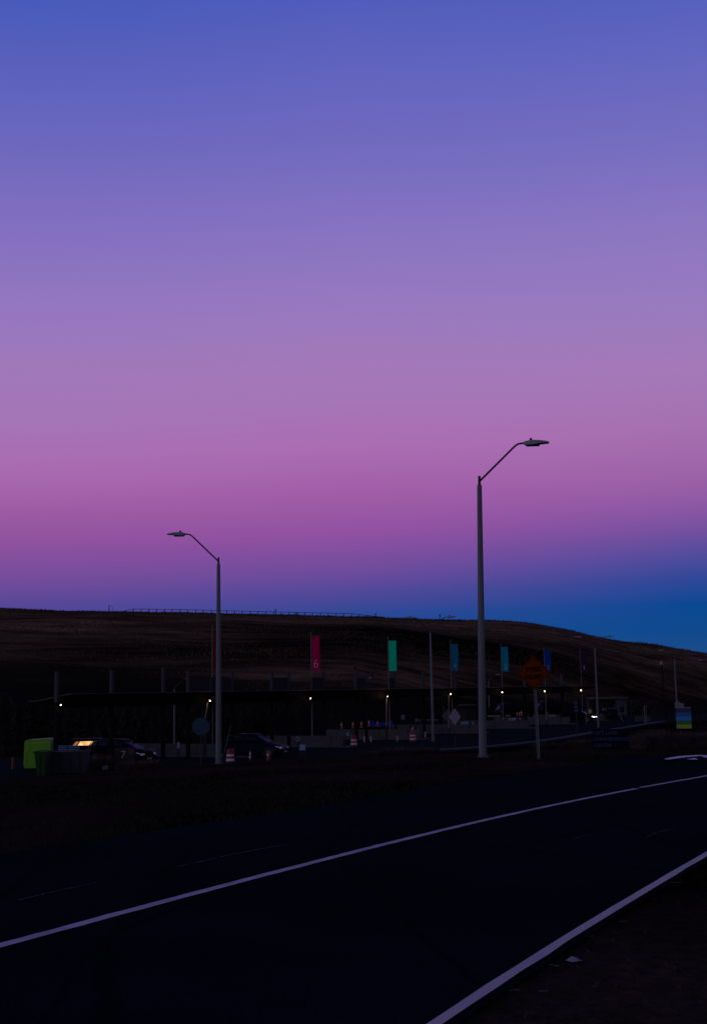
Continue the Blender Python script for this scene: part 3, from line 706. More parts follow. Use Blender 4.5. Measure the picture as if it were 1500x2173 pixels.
def jersey(mb, L0, L1, z=0.14, h=.8):
    prof = [(-.30,z),(-.30,z+.08),(-.15,z+.30),(-.10,z+h),(.10,z+h),(.15,z+.30),(.30,z+.08),(.30,z)]
    secs = [[(x_, y_, z_) for (y_, z_) in prof] for x_ in (L0, L1)]
    return mb.loft(secs, smooth=False)
NUM_PX = {7:(263,1602,20), 5:(738,1561,11), 4:(875,1547,10), 3:(1003,1537,8), 2:(1103,1529,9), 1:(1187,1521,9)}
lane_rz = math.atan2(ldir.y, ldir.x)
numm = mat('number_paint', (.42,.40,.45), .6)
for i, n in enumerate((7,6,5,4,3,2,1)):
    C = CP(i)
    isl = empty('lane_island', C, lane_rz, 'concrete lane divider of lane %d under the canopy, below the banner %d' % (n, n), 'traffic island', 'concrete islands of the toll lanes')
    a, b = (-7.0, 3.2)
    MB().box(((a+b)/2,0,.07), (b-a+1.6,1.3,.14), bev=.03).build('kerb_slab', concrete_lt, isl)
    x = a
    while x < b-1:
        x2 = min(x+3.0, b); jersey(MB(), x, x2-.04).build('barrier_section', concrete if x < -2 else concrete_pale, isl); x = x2
    # booth post and number panel on the camera-facing side (local -y side faces the camera)
    if n in NUM_PX and n != 7:
        px, py, hpx = NUM_PX[n]
        d = unproj(px, py, 1.0)-Vector((0,0,CAMZ)); # intersect with island side plane y_local=-.17
        Mi = Matrix.Translation(C) @ Matrix.Rotation(lane_rz, 4, 'Z'); Mv = Mi.inverted()
        o_l = Mv @ Vector((0,0,CAMZ)); d_l = (Mv.to_3x3() @ d)
        t_ = (-.18-o_l.y)/d_l.y; q = o_l + d_l*t_
        pn = MB().box((q.x, -.172, q.z), (.75,.02,.62), bev=.004).build('number_panel', mat('number_panel_%d' % n, tuple(v*.10+.004 for v in BAN[n]), .7), isl)
        text_mesh('number', str(n), .66, numm, pn, (q.x, -.19, q.z), UPR)
        iw, ih = .95, .62
        inf = MB().box((q.x-1.05, -.172, q.z-.02), (iw,.02,ih), bev=.004).build('information_panel', mat('info_panel_%d' % n, {5:(.035,.045,.055),4:(.05,.05,.06),3:(.10,.22,.42),2:(.26,.24,.38),1:(.17,.12,.24)}[n], .6, 0, .35, 2.2), isl)
        mbl = MB()
        for k in range(3): mbl.box((q.x-1.05+random.uniform(-.06,.06), -.186, q.z+.14-k*.15), (iw*.72,.006,.035))
        mbl.build('panel_lines', mat('panel_print', (.03,.03,.05), .8), inf)
    # banner on its pole
    px = {7:451,6:660,5:823,4:955,3:1062,2:1153,1:1230}[n]
    pyt = {7:1327,6:1341,5:1351,4:1358,3:1366,2:1372,1:1377}[n]
    bx0, by0, bx1, by1 = {7:(454,1338,470,1422),6:(662,1350,678,1423),5:(824,1360,840,1424),4:(956,1367,971,1423),3:(1063,1373,1077,1425),2:(1154,1379,1167,1424),1:(1231,1383,1243,1424)}[n]
    m_ = Mof(px); Y = Yof(m_)+.5
    T1 = unproj(px, pyt, Y); B1 = Vector((T1.x, Y, 0))
    fl_ = empty('lane_banner', B1, 0, {7:'dark red vertical banner half hidden by the near left lamp pole',6:'magenta vertical banner with a 6',5:'bright teal green vertical banner, widest in view, with a faint 5',4:'dark teal blue vertical banner with a 4',3:'blue vertical banner with a 3',2:'royal blue vertical banner behind the orange sign corner, with a 2',1:'near black purple vertical banner with a white 1'}[n], 'banner', 'numbered banners above the canopy')
    MB().tube([(0,0,0),(0,0,T1.z)], [.06,.035], 8).build('pole', mat('banner_pole', (.13,.11,.13), .6), fl_)
    za, zb2 = zat(bx0, by0, Y), zat(bx0, by1, Y); x0_, x1_ = unproj(bx0, by0, Y).x-B1.x, unproj(bx1, by0, Y).x-B1.x
    x0_ = max(x0_, .045)
    vs = []; fs = []; nn = 9
    for r in range(12):
        for c in range(nn):
            u = c/(nn-1); v_ = r/11
            vs.append((x0_+(x1_-x0_)*u, .025*math.sin(u*5+v_*4+n), za+(zb2-za)*v_))
    for r in range(11):
        for c in range(nn-1): fs.append([r*nn+c, r*nn+c+1, (r+1)*nn+c+1, (r+1)*nn+c])
    mbn = MB().add(vs, fs, 0, True); mbn.add([(a_, b_+.006, c_) for a_, b_, c_ in vs], [f[::-1] for f in fs], 0, True)
    cm = mat('banner_cloth_%d' % n, BAN[n], .9, 0, .08, 2, spec=.0)
    ban = mbn.build('cloth', cm, fl_)
    for zz in (za+.02, zb2-.02): MB().tube([(0,0,zz),(x1_,0,zz)], .018, 6).build('rod', post_grey, fl_)
    tcol = {5:(.04,.46,.33), 6:(.62,.26,.42), 1:(.7,.68,.75), 7:(.35,.25,.3)}.get(n, tuple(min(1,v*.9+.30) for v in BAN[n]))
    hh = {6:1.05,3:.85,4:.8,2:.8,1:.8}.get(n, .75)
    text_mesh('number', str(n), hh, mat('banner_number_%d' % n, tcol, .7), ban, ((x0_+x1_)/2, -.045, zb2+.16+hh*.36), UPR, sx=.85, bold=-.012)

# ------------------------------------------------------------------ generic sign builder
def sign_post(name, base, H, shape, w, h, mats, label, cat, yaw=0.0, group=None, post_r=.03, zc=None, faces=None, post_m=None):
    root = empty(name, base, yaw, label, cat, group)
    MB().box((0,0.03,H/2), (.055,.03,H), bev=.004).build('post', post_m or post_grey, root)
    zc = zc if zc is not None else H-h/2
    if shape == 'diamond': poly = [(0,h/2),(w/2,0),(0,-h/2),(-w/2,0)]
    elif shape == 'octagon': poly = [(w/2*math.cos(R_(22.5+45*k))/math.cos(R_(22.5)), h/2*math.sin(R_(22.5+45*k))/math.cos(R_(22.5))) for k in range(8)]
    elif shape == 'disc': poly = [(w/2*math.cos(R_(20*k)), h/2*math.sin(R_(20*k))) for k in range(18)]
    else: poly = [(-w/2,-h/2),(w/2,-h/2),(w/2,h/2),(-w/2,h/2)]
    if shape == 'diamond':     # rounded corners
        q = []
        for k in range(4):
            p = Vector(poly[k]).to_3d(); a = Vector(poly[k-1]).to_3d(); b = Vector(poly[(k+1)%4]).to_3d(); c = .06
            q += [p+(a-p)*c, p+(a-p)*c*.35+(b-p)*c*.35, p+(b-p)*c]
        poly = [(v.x, v.y) for v in q]
    mb = MB().prism([(x, zc+z) for x, z in poly], -.006, .0)
    f = mb.build('sign_face', mats, root)
    return root, f, zc, poly

# speed hump sign
P = hit(1141, 1612); Ys = P.y
k = Ys/F
zc = zat(1131, 1427, Ys)-P.z
Horange = mat('orange_sign', (.135,.022,.0), .8, 0, .05, 4, spec=.0)
root, face, zc, poly = sign_post('speed_hump_sign', P, zc+.25, 'diamond', 71.5*k, 71.5*k, Horange, 'orange diamond warning sign reading SPEED HUMP beside the nearest street lamp', 'road sign', 0.0, zc=zc, post_m=post_grey)
root.rotation_euler = (0, R_(-.7), facecam(P, 0))
blk = mat('sign_black', (.020,.005,.001), .8, spec=.0)
mb = MB(); n_ = len(poly)
inn = [(x*.93, z*.93) for x, z in poly]; in2 = [(x*.885, z*.885) for x, z in poly]
vs = [(x,-.009,zc+z) for x, z in inn]+[(x,-.009,zc+z) for x, z in in2]
mb.add(vs, [[i, (i+1)%n_, n_+(i+1)%n_, n_+i] for i in range(n_)]); mb.build('border', blk, face)
text_mesh('lettering', 'SPEED', .185, blk, face, (0,-.011,zc+.09), UPR, sx=.86, bold=.008, spacing=1.1, depth=.002)
text_mesh('lettering', 'HUMP', .185, blk, face, (0,-.011,zc-.135), UPR, sx=.92, bold=.008, spacing=1.1, depth=.002)
MB().box((.05,0.0,zc/2-.4), (.03,.02,zc*.9), bev=.004).build('post_brace', galv, root)

# stop sign, seen from the back
P = hit(427, 1627, 30); k = P.y/F; zc = zat(425, 1542, P.y)-P.z
root, face, zc, _ = sign_post('stop_sign', P, zc+.4, 'octagon', 35.5*k, 36*k, sign_back, 'octagonal sign seen from its plain dark blue back, left of the near left lamp', 'road sign', facecam(P), zc=zc, post_m=galv_dark)
for dz in (-.2,.2): MB().lathe([(.02,-.012),(.02,0)], (0,0,0), 6).xform(Matrix.Translation((0,-.008,zc+dz)) @ Matrix.Rotation(math.pi/2,4,'X')).build('bolt', post_grey, root)
# white diamond, seen obliquely
P = hit(967, 1596, 30); k = P.y/F; zc = zat(965, 1521, P.y)-P.z
root, face, zc, _ = sign_post('diamond_sign', P, zc+.3, 'diamond', 36*k, 36*k, mat('pale_sign_back', (.36,.29,.38), .55, 0, .1, 5), 'pale diamond sign back turned aside on a thin post, near the big lamp pole', 'road sign', facecam(P, R_(46)), zc=zc, post_m=galv_dark)
P = z0hit(951, 1556); k = P.y/F; zc = zat(950, 1519, P.y)
sign_post('diamond_sign', P, zc+.3, 'diamond', 30*k, 30*k, mat('dim_sign_back', (.035,.035,.05), .6), 'dim diamond sign back half hidden behind the pale one', 'road sign', facecam(P, R_(-30)), zc=zc, post_m=galv_dark)
# thin posts on the bank
P = hit(1225, 1587, 30)
root, face, zc, _ = sign_post('lane_sign', P, zat(1220,1486,P.y)-P.z, 'diamond', 9*P.y/F, 12*P.y/F, sign_back, 'small sign back with stacked plates on thin post before the car with lit headlight', 'road sign', facecam(P), zc=zat(1220,1491,P.y)-P.z, post_m=galv_dark)
for zz in (1500,1508): MB().box((0,-.012,zat(1220,zz,P.y)-P.z), (9*P.y/F,.01,5*P.y/F)).build('plate', sign_back, root)
P = hit(897, 1598, 30)
root, face, zc, _ = sign_post('marker_post', P, zat(896,1536,P.y)-P.z, 'rect', .10, .22, galv_dark, 'bare thin marker post on the bank left of the leftmost two-armed lamp', 'post', facecam(P), post_m=galv_dark)

# navy sign on two legs
P = hit(1296, 1596, 30); k = P.y/F; w, h = 73*k, 42*k
root = empty('lane_direction_sign', P, facecam(P), 'low navy board on two legs reading LEFT LANE CONVENIENCE CENTER', 'sign')
zc = zat(1296,1569,P.y)-P.z
bd = MB().box((0,0,zc), (w,.05,h), bev=.008).build('board', navy_sign, root)
txt = mat('sign_blue_letters', (.02,.045,.14), .6)
for j, s_ in enumerate(('LEFT LANE','CONVENIENCE','CENTER')):
    text_mesh('lettering', s_, h*.235, txt, bd, (-w*.455,-.03,zc+h*(.31-.30*j)), UPR, 'LEFT', .002, .90 if j!=1 else .93, 1.12, .003)
for sx in (-1,1):
    MB().box((sx*(w/2-.07),.06,(zc+h/2)/2-.1), (.09,.07,zc+h/2+.15), bev=.006).build('leg', black_pl, root)

# rainbow board
P = z0hit(1451, 1546); k = P.y/F; w = 30*k
root = empty('striped_board', P, facecam(P), 'upright board with navy, blue, sky blue, green and yellow stripes', 'sign')
rows = [(1503,1512,(.012,.022,.09)),(1512,1520.5,(.010,.09,.38)),(1520.5,1529,(.015,.22,.52)),(1529,1537.5,(.006,.15,.055)),(1537.5,1546,(.28,.36,.012))]
tops = MB().box((0,.0,zat(1451,1501.7,P.y)), (w+.06,.1,.12), bev=.02).build('cap', mat('board_cap', (.15,.15,.2), .6), root)
for a_, b_, c_ in rows:
    z1, z2 = zat(1451,a_,P.y), zat(1451,b_,P.y)
    MB().box((0,0,(z1+z2)/2), (w,.08,z1-z2-.006), bev=.004).build('stripe_panel', mat('stripe_%d' % int(a_), c_, .5, 0, .1, 4), root)
for sx in (-1,1): MB().box((sx*(w/2+.02),.02,.95), (.05,.07,1.9), bev=.01).build('side_post', post_grey, root)
text_mesh('lettering', 'WELCOME', .16, mat('cap_text', (.05,.05,.06), .8), tops, (0,-.043,zat(1451,1507,P.y)), UPR, depth=.001) if False else None
P = unproj(1441, 1532, 140.); k = P.y/F
root = empty('house_shaped_board', (P.x, P.y, 0), 0, 'pale pentagon board rising behind the striped board', 'sign')
zz = lambda py: zat(1441, py, P.y)
MB().prism([(-8*k,zz(1502)),(11*k,zz(1502)),(11*k,zz(1492)),(5*k,zz(1492)),(-2*k,zz(1487)),(-8*k,zz(1491))], -.03, .03).build('board', mat('pale_board', (.17,.16,.20), .7), root)
MB().box((0,.05,zz(1502)/2), (.08,.05,zz(1502)), bev=.01).build('post', post_grey, root)

# camera mast with white cap
P = z0hit(1412, 1543); H = zat(1407,1410,P.y)
root = empty('dark_mast', P, 0, 'slender black mast with a small white cap, left of the striped board', 'mast')
MB().tube([(0,0,0),(0,0,.3),(0,0,.31),(0,0,H)], [.14,.14,.09,.07], 12).build('pole', post_black, root)
MB().lathe([(.20,0),(.22,.04),(.10,.08),(.09,.32),(.05,.40)], (0,0,H), 14).build('cap', mat('mast_cap', (.30,.27,.34), .5), root)
root.rotation_euler = (0, R_(-1.0), 0)

# ------------------------------------------------------------------ drums, cones, bollards
def drum(root):
    prof = [(.30,0),(.30,.08),(.27,.09),(.265,.25),(.255,.26),(.25,.42),(.24,.43),(.235,.60),(.225,.61),(.22,.80),(.205,.90),(.17,.95)]
    # bands as separate parts
    MB().lathe([(.38,0),(.38,.07),(.30,.08)], (0,0,0), 20).build('rubber_base', rubber, root)
    body = MB().lathe([(.27,.08),(.268,.22),(.255,.45),(.24,.66),(.222,.86),(.19,.97),(.10,1.0)], (0,0,0), 22).build('body', red_ref, root)
    for z in (.22,.52): MB().lathe([(.282-.09*(z-.22),z),(.279-.09*(z+.15-.22),z+.15)], (0,0,0), 22).build('white_band', white_ref, root)
    MB().box((0,0,1.04), (.16,.03,.09), bev=.01).build('handle', rubber, root)
def cone(root):
    MB().box((0,0,.015), (.36,.36,.03), bev=.01).build('base', rubber, root)
    MB().lathe([(.13,.03),(.12,.06),(.025,.70),(.02,.71)], (0,0,0), 16).build('body', orange, root)
    MB().lathe([(.077,.37),(.056,.52)], (0,0,0), 16).build('collar', white_ref, root)
def bollard(root):
    MB().lathe([(.13,0),(.12,.05),(.05,.08)], (0,0,0), 14).build('base', rubber, root)
    MB().lathe([(.045,.06),(.042,.66),(.03,.72)], (0,0,0), 14).build('tube', orange, root)
    for z in (.22,.44): MB().lathe([(.06,z),(.058,z+.16)], (0,0,0), 14).build('reflector', white_ref, root)
src = None
for (px, py, lab) in ((489,1622,'red and white striped traffic drum at the foot of the near left lamp'),(751,1586,'striped traffic drum in front of the lane 5 divider'),(876,1575,'striped traffic drum in front of the lane 4 divider')):
    P = z0hit(px, py)
    if not src: src = empty('traffic_drum', P, 0, lab, 'traffic drum', 'striped traffic drums'); drum(src)
    else: place_copy(src, P, random.random()*3, lab)
src = None
wz = .94
def onwall(px, py, z=wz): return z0hit(px, py, z)
for (px, py, z, sc, lab) in ((569,1616,0,1.0,'orange cone in front of the dark blue car'),
     (725,1547,wz,1,'dim orange cone, leftmost on top of the lane 5 divider'),(749,1546,wz,1,'orange cone with white top, second from left on the lane 5 divider'),(767,1545,wz,1,'plain orange cone beside the slim lamp pole on the lane 5 divider'),
     (783,1542,wz,.95,'cone before the left end of the blue tarp'),(801,1542,wz,.9,'dim cone before the middle of the blue tarp'),
     (1097,1520,wz,.85,'leftmost of the three red cones above the lane 2 panel'),(1101.5,1520,wz,.85,'middle of the three red cones above the lane 2 panel'),(1106,1520,wz,1.15,'tallest and rightmost of the three red cones above the lane 2 panel')):
    P = z0hit(px, py, z)
    if not src: src = empty('traffic_cone', P, 0, lab, 'traffic cone', 'orange traffic cones'); cone(src)
    else: place_copy(src, P, random.random()*3, lab, scale=sc)
src = None
for (px, py, lab) in ((531,1616,'white banded tube bollard by the front wheel of the dark blue car'),(773,1578,'left one of two white banded bollards right of the lane 5 drum'),(787,1578,'right one of two white banded bollards right of the lane 5 drum'),(843,1577,'dim banded bollard between the bollard pair and the lane 4 drum'),(902,1568,'white banded bollard left of the leftmost two-armed lamp')):
    P = z0hit(px, py)
    if not src: src = empty('tube_bollard', P, 0, lab, 'bollard', 'white banded tube bollards'); bollard(src)
    else: place_copy(src, P, random.random()*3, lab)
P = z0hit(28, 1634); root = empty('orange_bollard', P, 0, 'plain dim orange bollard at the far left edge', 'bollard')
MB().lathe([(.09,0),(.085,.75),(.06,.80)], (0,0,0), 14).build('post', orange_post, root)
MB().lathe([(.15,0),(.15,.05),(.1,.07)], (0,0,0), 14).build('base', rubber, root)

# ------------------------------------------------------------------ vehicles (x forward)
def vehicle(root, paint, lit=False, Lh=2.35, W=.92, H=1.66, suv=True):
    def sec(x, zb_, zt_, hw, r=.10):
        return [(x,-hw+.05,zb_),(x,hw-.05,zb_),(x,hw,zb_+.14),(x,hw,zt_-.18),(x,hw-.05,zt_-.05),(x,hw-.22,zt_),(x,-hw+.22,zt_),(x,-hw+.05,zt_-.05),(x,-hw,zt_-.18),(x,-hw,zb_+.14)]
    st = [(-Lh,.42,.88,W*.86),(-Lh+.10,.32,1.02,W*.95),(-Lh+.5,.26,1.06,W),(-1.0,.24,1.05,W),(0,.24,1.04,W),(.9,.24,1.03,W),(1.35,.25,1.00,W),(1.9,.28,.92,W*.97),(Lh-.15,.32,.80,W*.90),(Lh,.40,.66,W*.80)]
    body = MB().loft([sec(*s_) for s_ in st], smooth=True).build('body', paint, root)
    def gs(x, z, hw): return [(x,-hw,1.0),(x,hw,1.0),(x,hw*(1-.17*(z-1)/.6),z-.05),(x,hw*(1-.30*(z-1)/.6),z),(x,-hw*(1-.30*(z-1)/.6),z),(x,-hw*(1-.17*(z-1)/.6),z-.05)]
    gh = [(-Lh+.12,1.08,W*.9),(-Lh+.50,H-.12,W*.92),(-1.2,H,W*.93),(0,H,W*.93),(.35,H-.06,W*.93),(1.18,1.06,W*.9)]
    MB().loft([gs(*q) for q in gh], smooth=True).build('cabin_glass', glass_dk, root)
    MB().loft([[(x,-W*.66,z),(x,W*.66,z),(x,W*.6,z+.035),(x,-W*.6,z+.035)] for x, z in ((-Lh+.42,H-.15),(-1.2,H-.01),(0,H-.01),(.42,H-.09))], smooth=True).build('roof_panel', paint, root)
    for sy in (-1,1):
        for (x0,x1) in ((.98,.42),(-.55,-.50),(-1.45,-1.4)):
            MB().tube([(x0,sy*W*.93,1.03),(x1,sy*W*.78,H-.05)], .035, 6).build('pillar', paint, root)
        MB().box((.80,sy*(W+.10),1.10), (.12,.20,.14), bev=.03).build('mirror', paint, root)
        MB().box((-.1,sy*(W+.004),.72), (1.9,.012,.02)).build('door_trim', black_pl, root)
        for x in (-1.42,1.45):
            ar = MB().lathe([(.40,-.10),(.40,.012)], (0,0,0), 24).xform(Matrix.Translation((x,sy*(W-.0),.36)) @ Matrix.Rotation(-sy*math.pi/2,4,'X')).build('wheel_arch', black_pl, root)
            w_ = MB().lathe([(.20,-.11),(.33,-.11),(.345,-.07),(.345,.07),(.33,.11),(.20,.11)], (0,0,0), 26).xform(Matrix.Translation((x,sy*(W-.06),.345)) @ Matrix.Rotation(-sy*math.pi/2,4,'X')).build('wheel', rubber, root)
            rm_ = MB()
            for kk in range(5):
                an = kk*2*math.pi/5; rm_.box((.11*math.cos(an),.11*math.sin(an),.118), (.20,.05,.02), rot=an)
            rm_.lathe([(.215,.10),(.215,.115),(.19,.118)], (0,0,0), 24); rm_.lathe([(.05,.1),(.05,.13)], (0,0,0), 12)
            rm_.xform(Matrix.Translation((x,sy*(W-.055),.345)) @ Matrix.Rotation(-sy*math.pi/2,4,'X')).build('rim', chrome, w_)
        hl = mat('headlight_lit', (1,1,1), .3, emis=(1,.97,.92), estr=7) if lit else mat('headlight_glass', (.85,.85,.95), .3, spec=.8)
        MB().loft([[(Lh-.42,sy*(W*.93),.70),(Lh-.42,sy*(W*.945),.84),(Lh-.42,sy*W*.8,.88),(Lh-.42,sy*W*.8,.7)],[(Lh-.03,sy*W*.83,.62),(Lh-.03,sy*W*.83,.72),(Lh-.03,sy*W*.5,.75),(Lh-.0,sy*W*.5,.63)]][::1], smooth=False).build('headlight', hl, root)
        MB().box((-Lh+.10,sy*W*.86,.88), (.16,.18,.26), bev=.03).build('tail_light', mat('tail_light', (.25,.01,.01), .3), root)
    MB().box((Lh-.02,0,.58), (.08,1.0,.16), bev=.03).build('grille', black_pl, root)
    MB().box((Lh+.01,0,.42), (.04,.50,.11), bev=.01).build('number_plate', mat('plate', (.3,.3,.33), .5), root)
    return root
P = z0hit(541, 1607); v1 = empty('parked_car', P, lane_rz+R_(10), 'dark blue car seen three-quarter from its front right, before lane 6', 'car'); vehicle(v1, navy_paint)
P = z0hit(1226, 1533); v2 = empty('waiting_car', P, lane_rz+R_(5), 'black car with a lit white headlight at lane 1', 'car'); vehicle(v2, black_paint, lit=True, H=1.72)
P = z0hit(258, 1622); v3 = empty('parked_car', P, lane_rz, 'black car barely seen behind the 7 panel, faint line along its roof', 'car'); vehicle(v3, black_paint)
P = z0hit(1290, 1529); v4 = empty('parked_car', P, lane_rz+math.pi*.72, 'dark car seen from its rear with a dim red tail light, before the small booth', 'car'); vehicle(v4, black_paint)

for px, py, Yc, an, lab in ((1090,1529,176,.9,'black van shape behind the three red cones at lane 2'),(1172,1527,196,.9,'black van shape behind the divider of lane 1')):
    Pc = unproj(px, py, Yc); c_ = place_copy(v2, (Pc.x, Yc, 0), lane_rz+an, lab); c_.name = 'parked_van'; c_['category'] = 'van'; c_.scale = (1.1, 1.1, 1.45)
    for ch in c_.children:
        if ch.name.startswith('headlight'): ch.data = ch.data.copy(); ch.data.materials[0] = glass_dk
# dark pickup at far left, an orange reflection painted on its windows
P = z0hit(172, 1614); k = P.y/F
root = empty('pickup_truck', P, 0, 'dark truck with orange reflections painted on its windows, behind the skips', 'truck')
rz = 0.0
zz = lambda py: zat(172, py, P.y)
def tp(px): return unproj(px, 1590, P.y).x-P.x
bodyp = [(tp(118),.35),(tp(250),.35),(tp(250),zz(1585)),(tp(222),zz(1583.5)),(tp(206),zz(1582)),(tp(120),zz(1582.5))]
MB().prism(bodyp, -.95, .95).build('body', black_paint, root)
cab = [(tp(136),zz(1582.2)),(tp(206),zz(1582.2)),(tp(222),zz(1569)),(tp(214),zz(1567.5)),(tp(150),zz(1567.5))]
cab = [(tp(136),zz(1582.2)),(tp(210),zz(1582.2)),(tp(216),zz(1568.5)),(tp(212),zz(1567)),(tp(152),zz(1568))]
MB().prism(cab, -.80, .80).build('cab', black_paint, root)
def reflwin(mname, a, b, s):  # warm reflection on the panes, put in as emission colour
    M = bpy.data.materials.new(mname); M.use_nodes = True; t = M.node_tree; bb = t.nodes['Principled BSDF']; bb.inputs['Base Color'].default_value = (.02,.01,.01,1)
    g = t.nodes.new('ShaderNodeTexCoord'); n_ = t.nodes.new('ShaderNodeTexNoise'); n_.inputs['Scale'].default_value = 1.7; t.links.new(g.outputs['Object'], n_.inputs[0])
    r = t.nodes.new('ShaderNodeValToRGB'); r.color_ramp.elements[0].position = .38; r.color_ramp.elements[1].position = .62; r.color_ramp.elements[0].color = a+(1,); r.color_ramp.elements[1].color = b+(1,)
    t.links.new(n_.outputs[0], r.inputs[0]); t.links.new(r.outputs[0], bb.inputs['Emission Color']); bb.inputs['Emission Strength'].default_value = s; return M
wl = [reflwin('reflection_glass_dim', (.05,.012,.008), (.35,.12,.06), 1.0), reflwin('reflection_glass_bright', (.75,.22,.08), (1.0,.75,.28), 1.2), reflwin('reflection_glass_side', (.45,.08,.03), (.7,.25,.12), 1.0)]
for (a_, b_, sl, w_) in ((160,167,8,0),(171,194,6,1),(196,205,5,2)):
    pts = [(tp(a_),zz(1581)),(tp(b_),zz(1581)),(tp(b_+sl),zz(1572.5)),(tp(a_+sl-.5),zz(1572.5))]
    MB().prism(pts, -.83, -.80).build('window', wl[w_], root)
for x in (tp(135), tp(235)):
    w_ = MB().lathe([(.2,-.12),(.38,-.12),(.40,0),(.38,.12),(.2,.12)], (0,0,0), 22).xform(Matrix.Translation((x,-.86,.39)) @ Matrix.Rotation(math.pi/2,4,'X')).build('wheel', rubber, root)
MB().box((tp(223),-.96,zz(1588)), (46*k,.03,5*k), bev=.01).build('blue_band', mat('blue_band', (.035,.17,.32), .4, 0, .4, 2), root)

# slatted panels before the truck
src = None
for j, (a_, b_) in enumerate(((121,143),(145,169))):
    Pn = z0hit((a_+b_)/2, 1622); kk = Pn.y/F; w = (b_-a_)*kk
    root = empty('slatted_panel', Pn, 0, ['left slatted grey blue panel below the orange truck windows','right slatted grey blue panel below the orange truck windows'][j], 'panel', 'slatted panels before the truck')
    for q in range(4):
        z = zat(a_, 1583.5+q*3.7, Pn.y); MB().box((0,0,z), (w,.04,1.7*kk), tilt=(R_(-25),0)).build('slat', mat('slat_paint', (.14,.24,.42), .4), root)
    for sx in (-1,1): MB().box((sx*w/2,.03,zat(a_,1582,Pn.y)/2), (.05,.05,zat(a_,1582,Pn.y)), bev=.006).build('post', post_black, root)

# lime container with rounded shell
P = z0hit(87, 1632); P = Vector((P.x, P.y, 0)); k = P.y/F
root = empty('recycling_container', P, 0, 'lime green rounded container at the far left behind the skips', 'container')
w = 54*k; h = zat(88,1568,P.y)
prof = []
for an in range(0, 91, 15): prof.append((-w/2+.32-.32*math.sin(R_(90-an))*1.0 if False else -w/2+.14-.14*math.cos(R_(an)), h-.16+.14*math.sin(R_(an))))
prof += [(w/2-.2,h+.04),(w/2-.05,h),(w/2,h-.2),(w/2,.25),(w/2-.1,.12),(-w/2+.05,.12),(-w/2-.03,.3)]
MB().prism(prof[::-1], -.9, .9).build('shell', lime, root)
MB().prism([(-w/2+.45,h-.22),(w/2-.1,h-.14),(w/2-.1,h-.19),(-w/2+.45,h-.27)][::-1], -.93, -.9).build('rib', mat('lime_highlight', (.20,.42,.07), .3), root)  # paler strip: highlight along the shell's top, painted in lighter lime
MB().prism([(-w/2+.12,.3),(-w/2+.17,.3),(-w/2+.17,h-.9),(-w/2+.5,h-.4),(-w/2+.46,h-.36),(-w/2+.12,h-.88)], -.93, -.9).build('rib', lime, root)
MB().box((0,0,.06), (w*.9,1.6,.12)).build('base', rubber, root)

# skips
def skip(name, px0, px1, ptop, pbot, m_, label, depth):
    P = z0hit((px0+px1)/2, pbot); k = P.y/F; w = (px1-px0)*k; h = zat((px0+px1)/2, ptop, P.y)
    root = empty(name, (P.x, P.y+depth/2, 0), 0, label, 'skip')
    MB().loft([[(-w/2+.12,-depth/2+.1,.1),(w/2-.02,-depth/2+.1,.1),(w/2-.02,depth/2-.1,.1),(-w/2+.12,depth/2-.1,.1)],[(-w/2,-depth/2,h),(w/2,-depth/2,h),(w/2,depth/2,h),(-w/2,depth/2,h)]], smooth=False).build('body', m_, root)
    r = MB(); 
    for (c, s_) in (((0,-depth/2-.03,h),(w+.14,.07,.09)),((0,depth/2+.03,h),(w+.14,.07,.09)),((-w/2-.03,0,h),(.07,depth,.09)),((w/2+.03,0,h),(.07,depth,.09))): r.box(c, s_, bev=.01)
    r.build('rim', bin_grey if m_ is not dkgreen else m_, root)
    for q in range(max(2, int(w/.55))):
        x = -w/2+.3+q*.55
        if x < w/2-.1: MB().box((x,-depth/2-.01,h*.52), (.06,.07,h*.82), tilt=(R_(3),0), bev=.01).build('rib', m_, root)
    for x in (-w/2+.2, w/2-.2): MB().lathe([(.07,-.04),(.09,0),(.07,.04)], (0,0,0), 12).xform(Matrix.Translation((x,-depth/2+.15,.09)) @ Matrix.Rotation(math.pi/2,4,'X')).build('wheel', rubber, root)
skip('skip_container', 73, 96, 1596, 1650, dkgreen, 'dark green steel skip at the front left of the lime container', 1.5)
skip('skip_container', 99, 178, 1596, 1645, bin_grey, 'long dark grey steel skip right of the green one', 1.6)

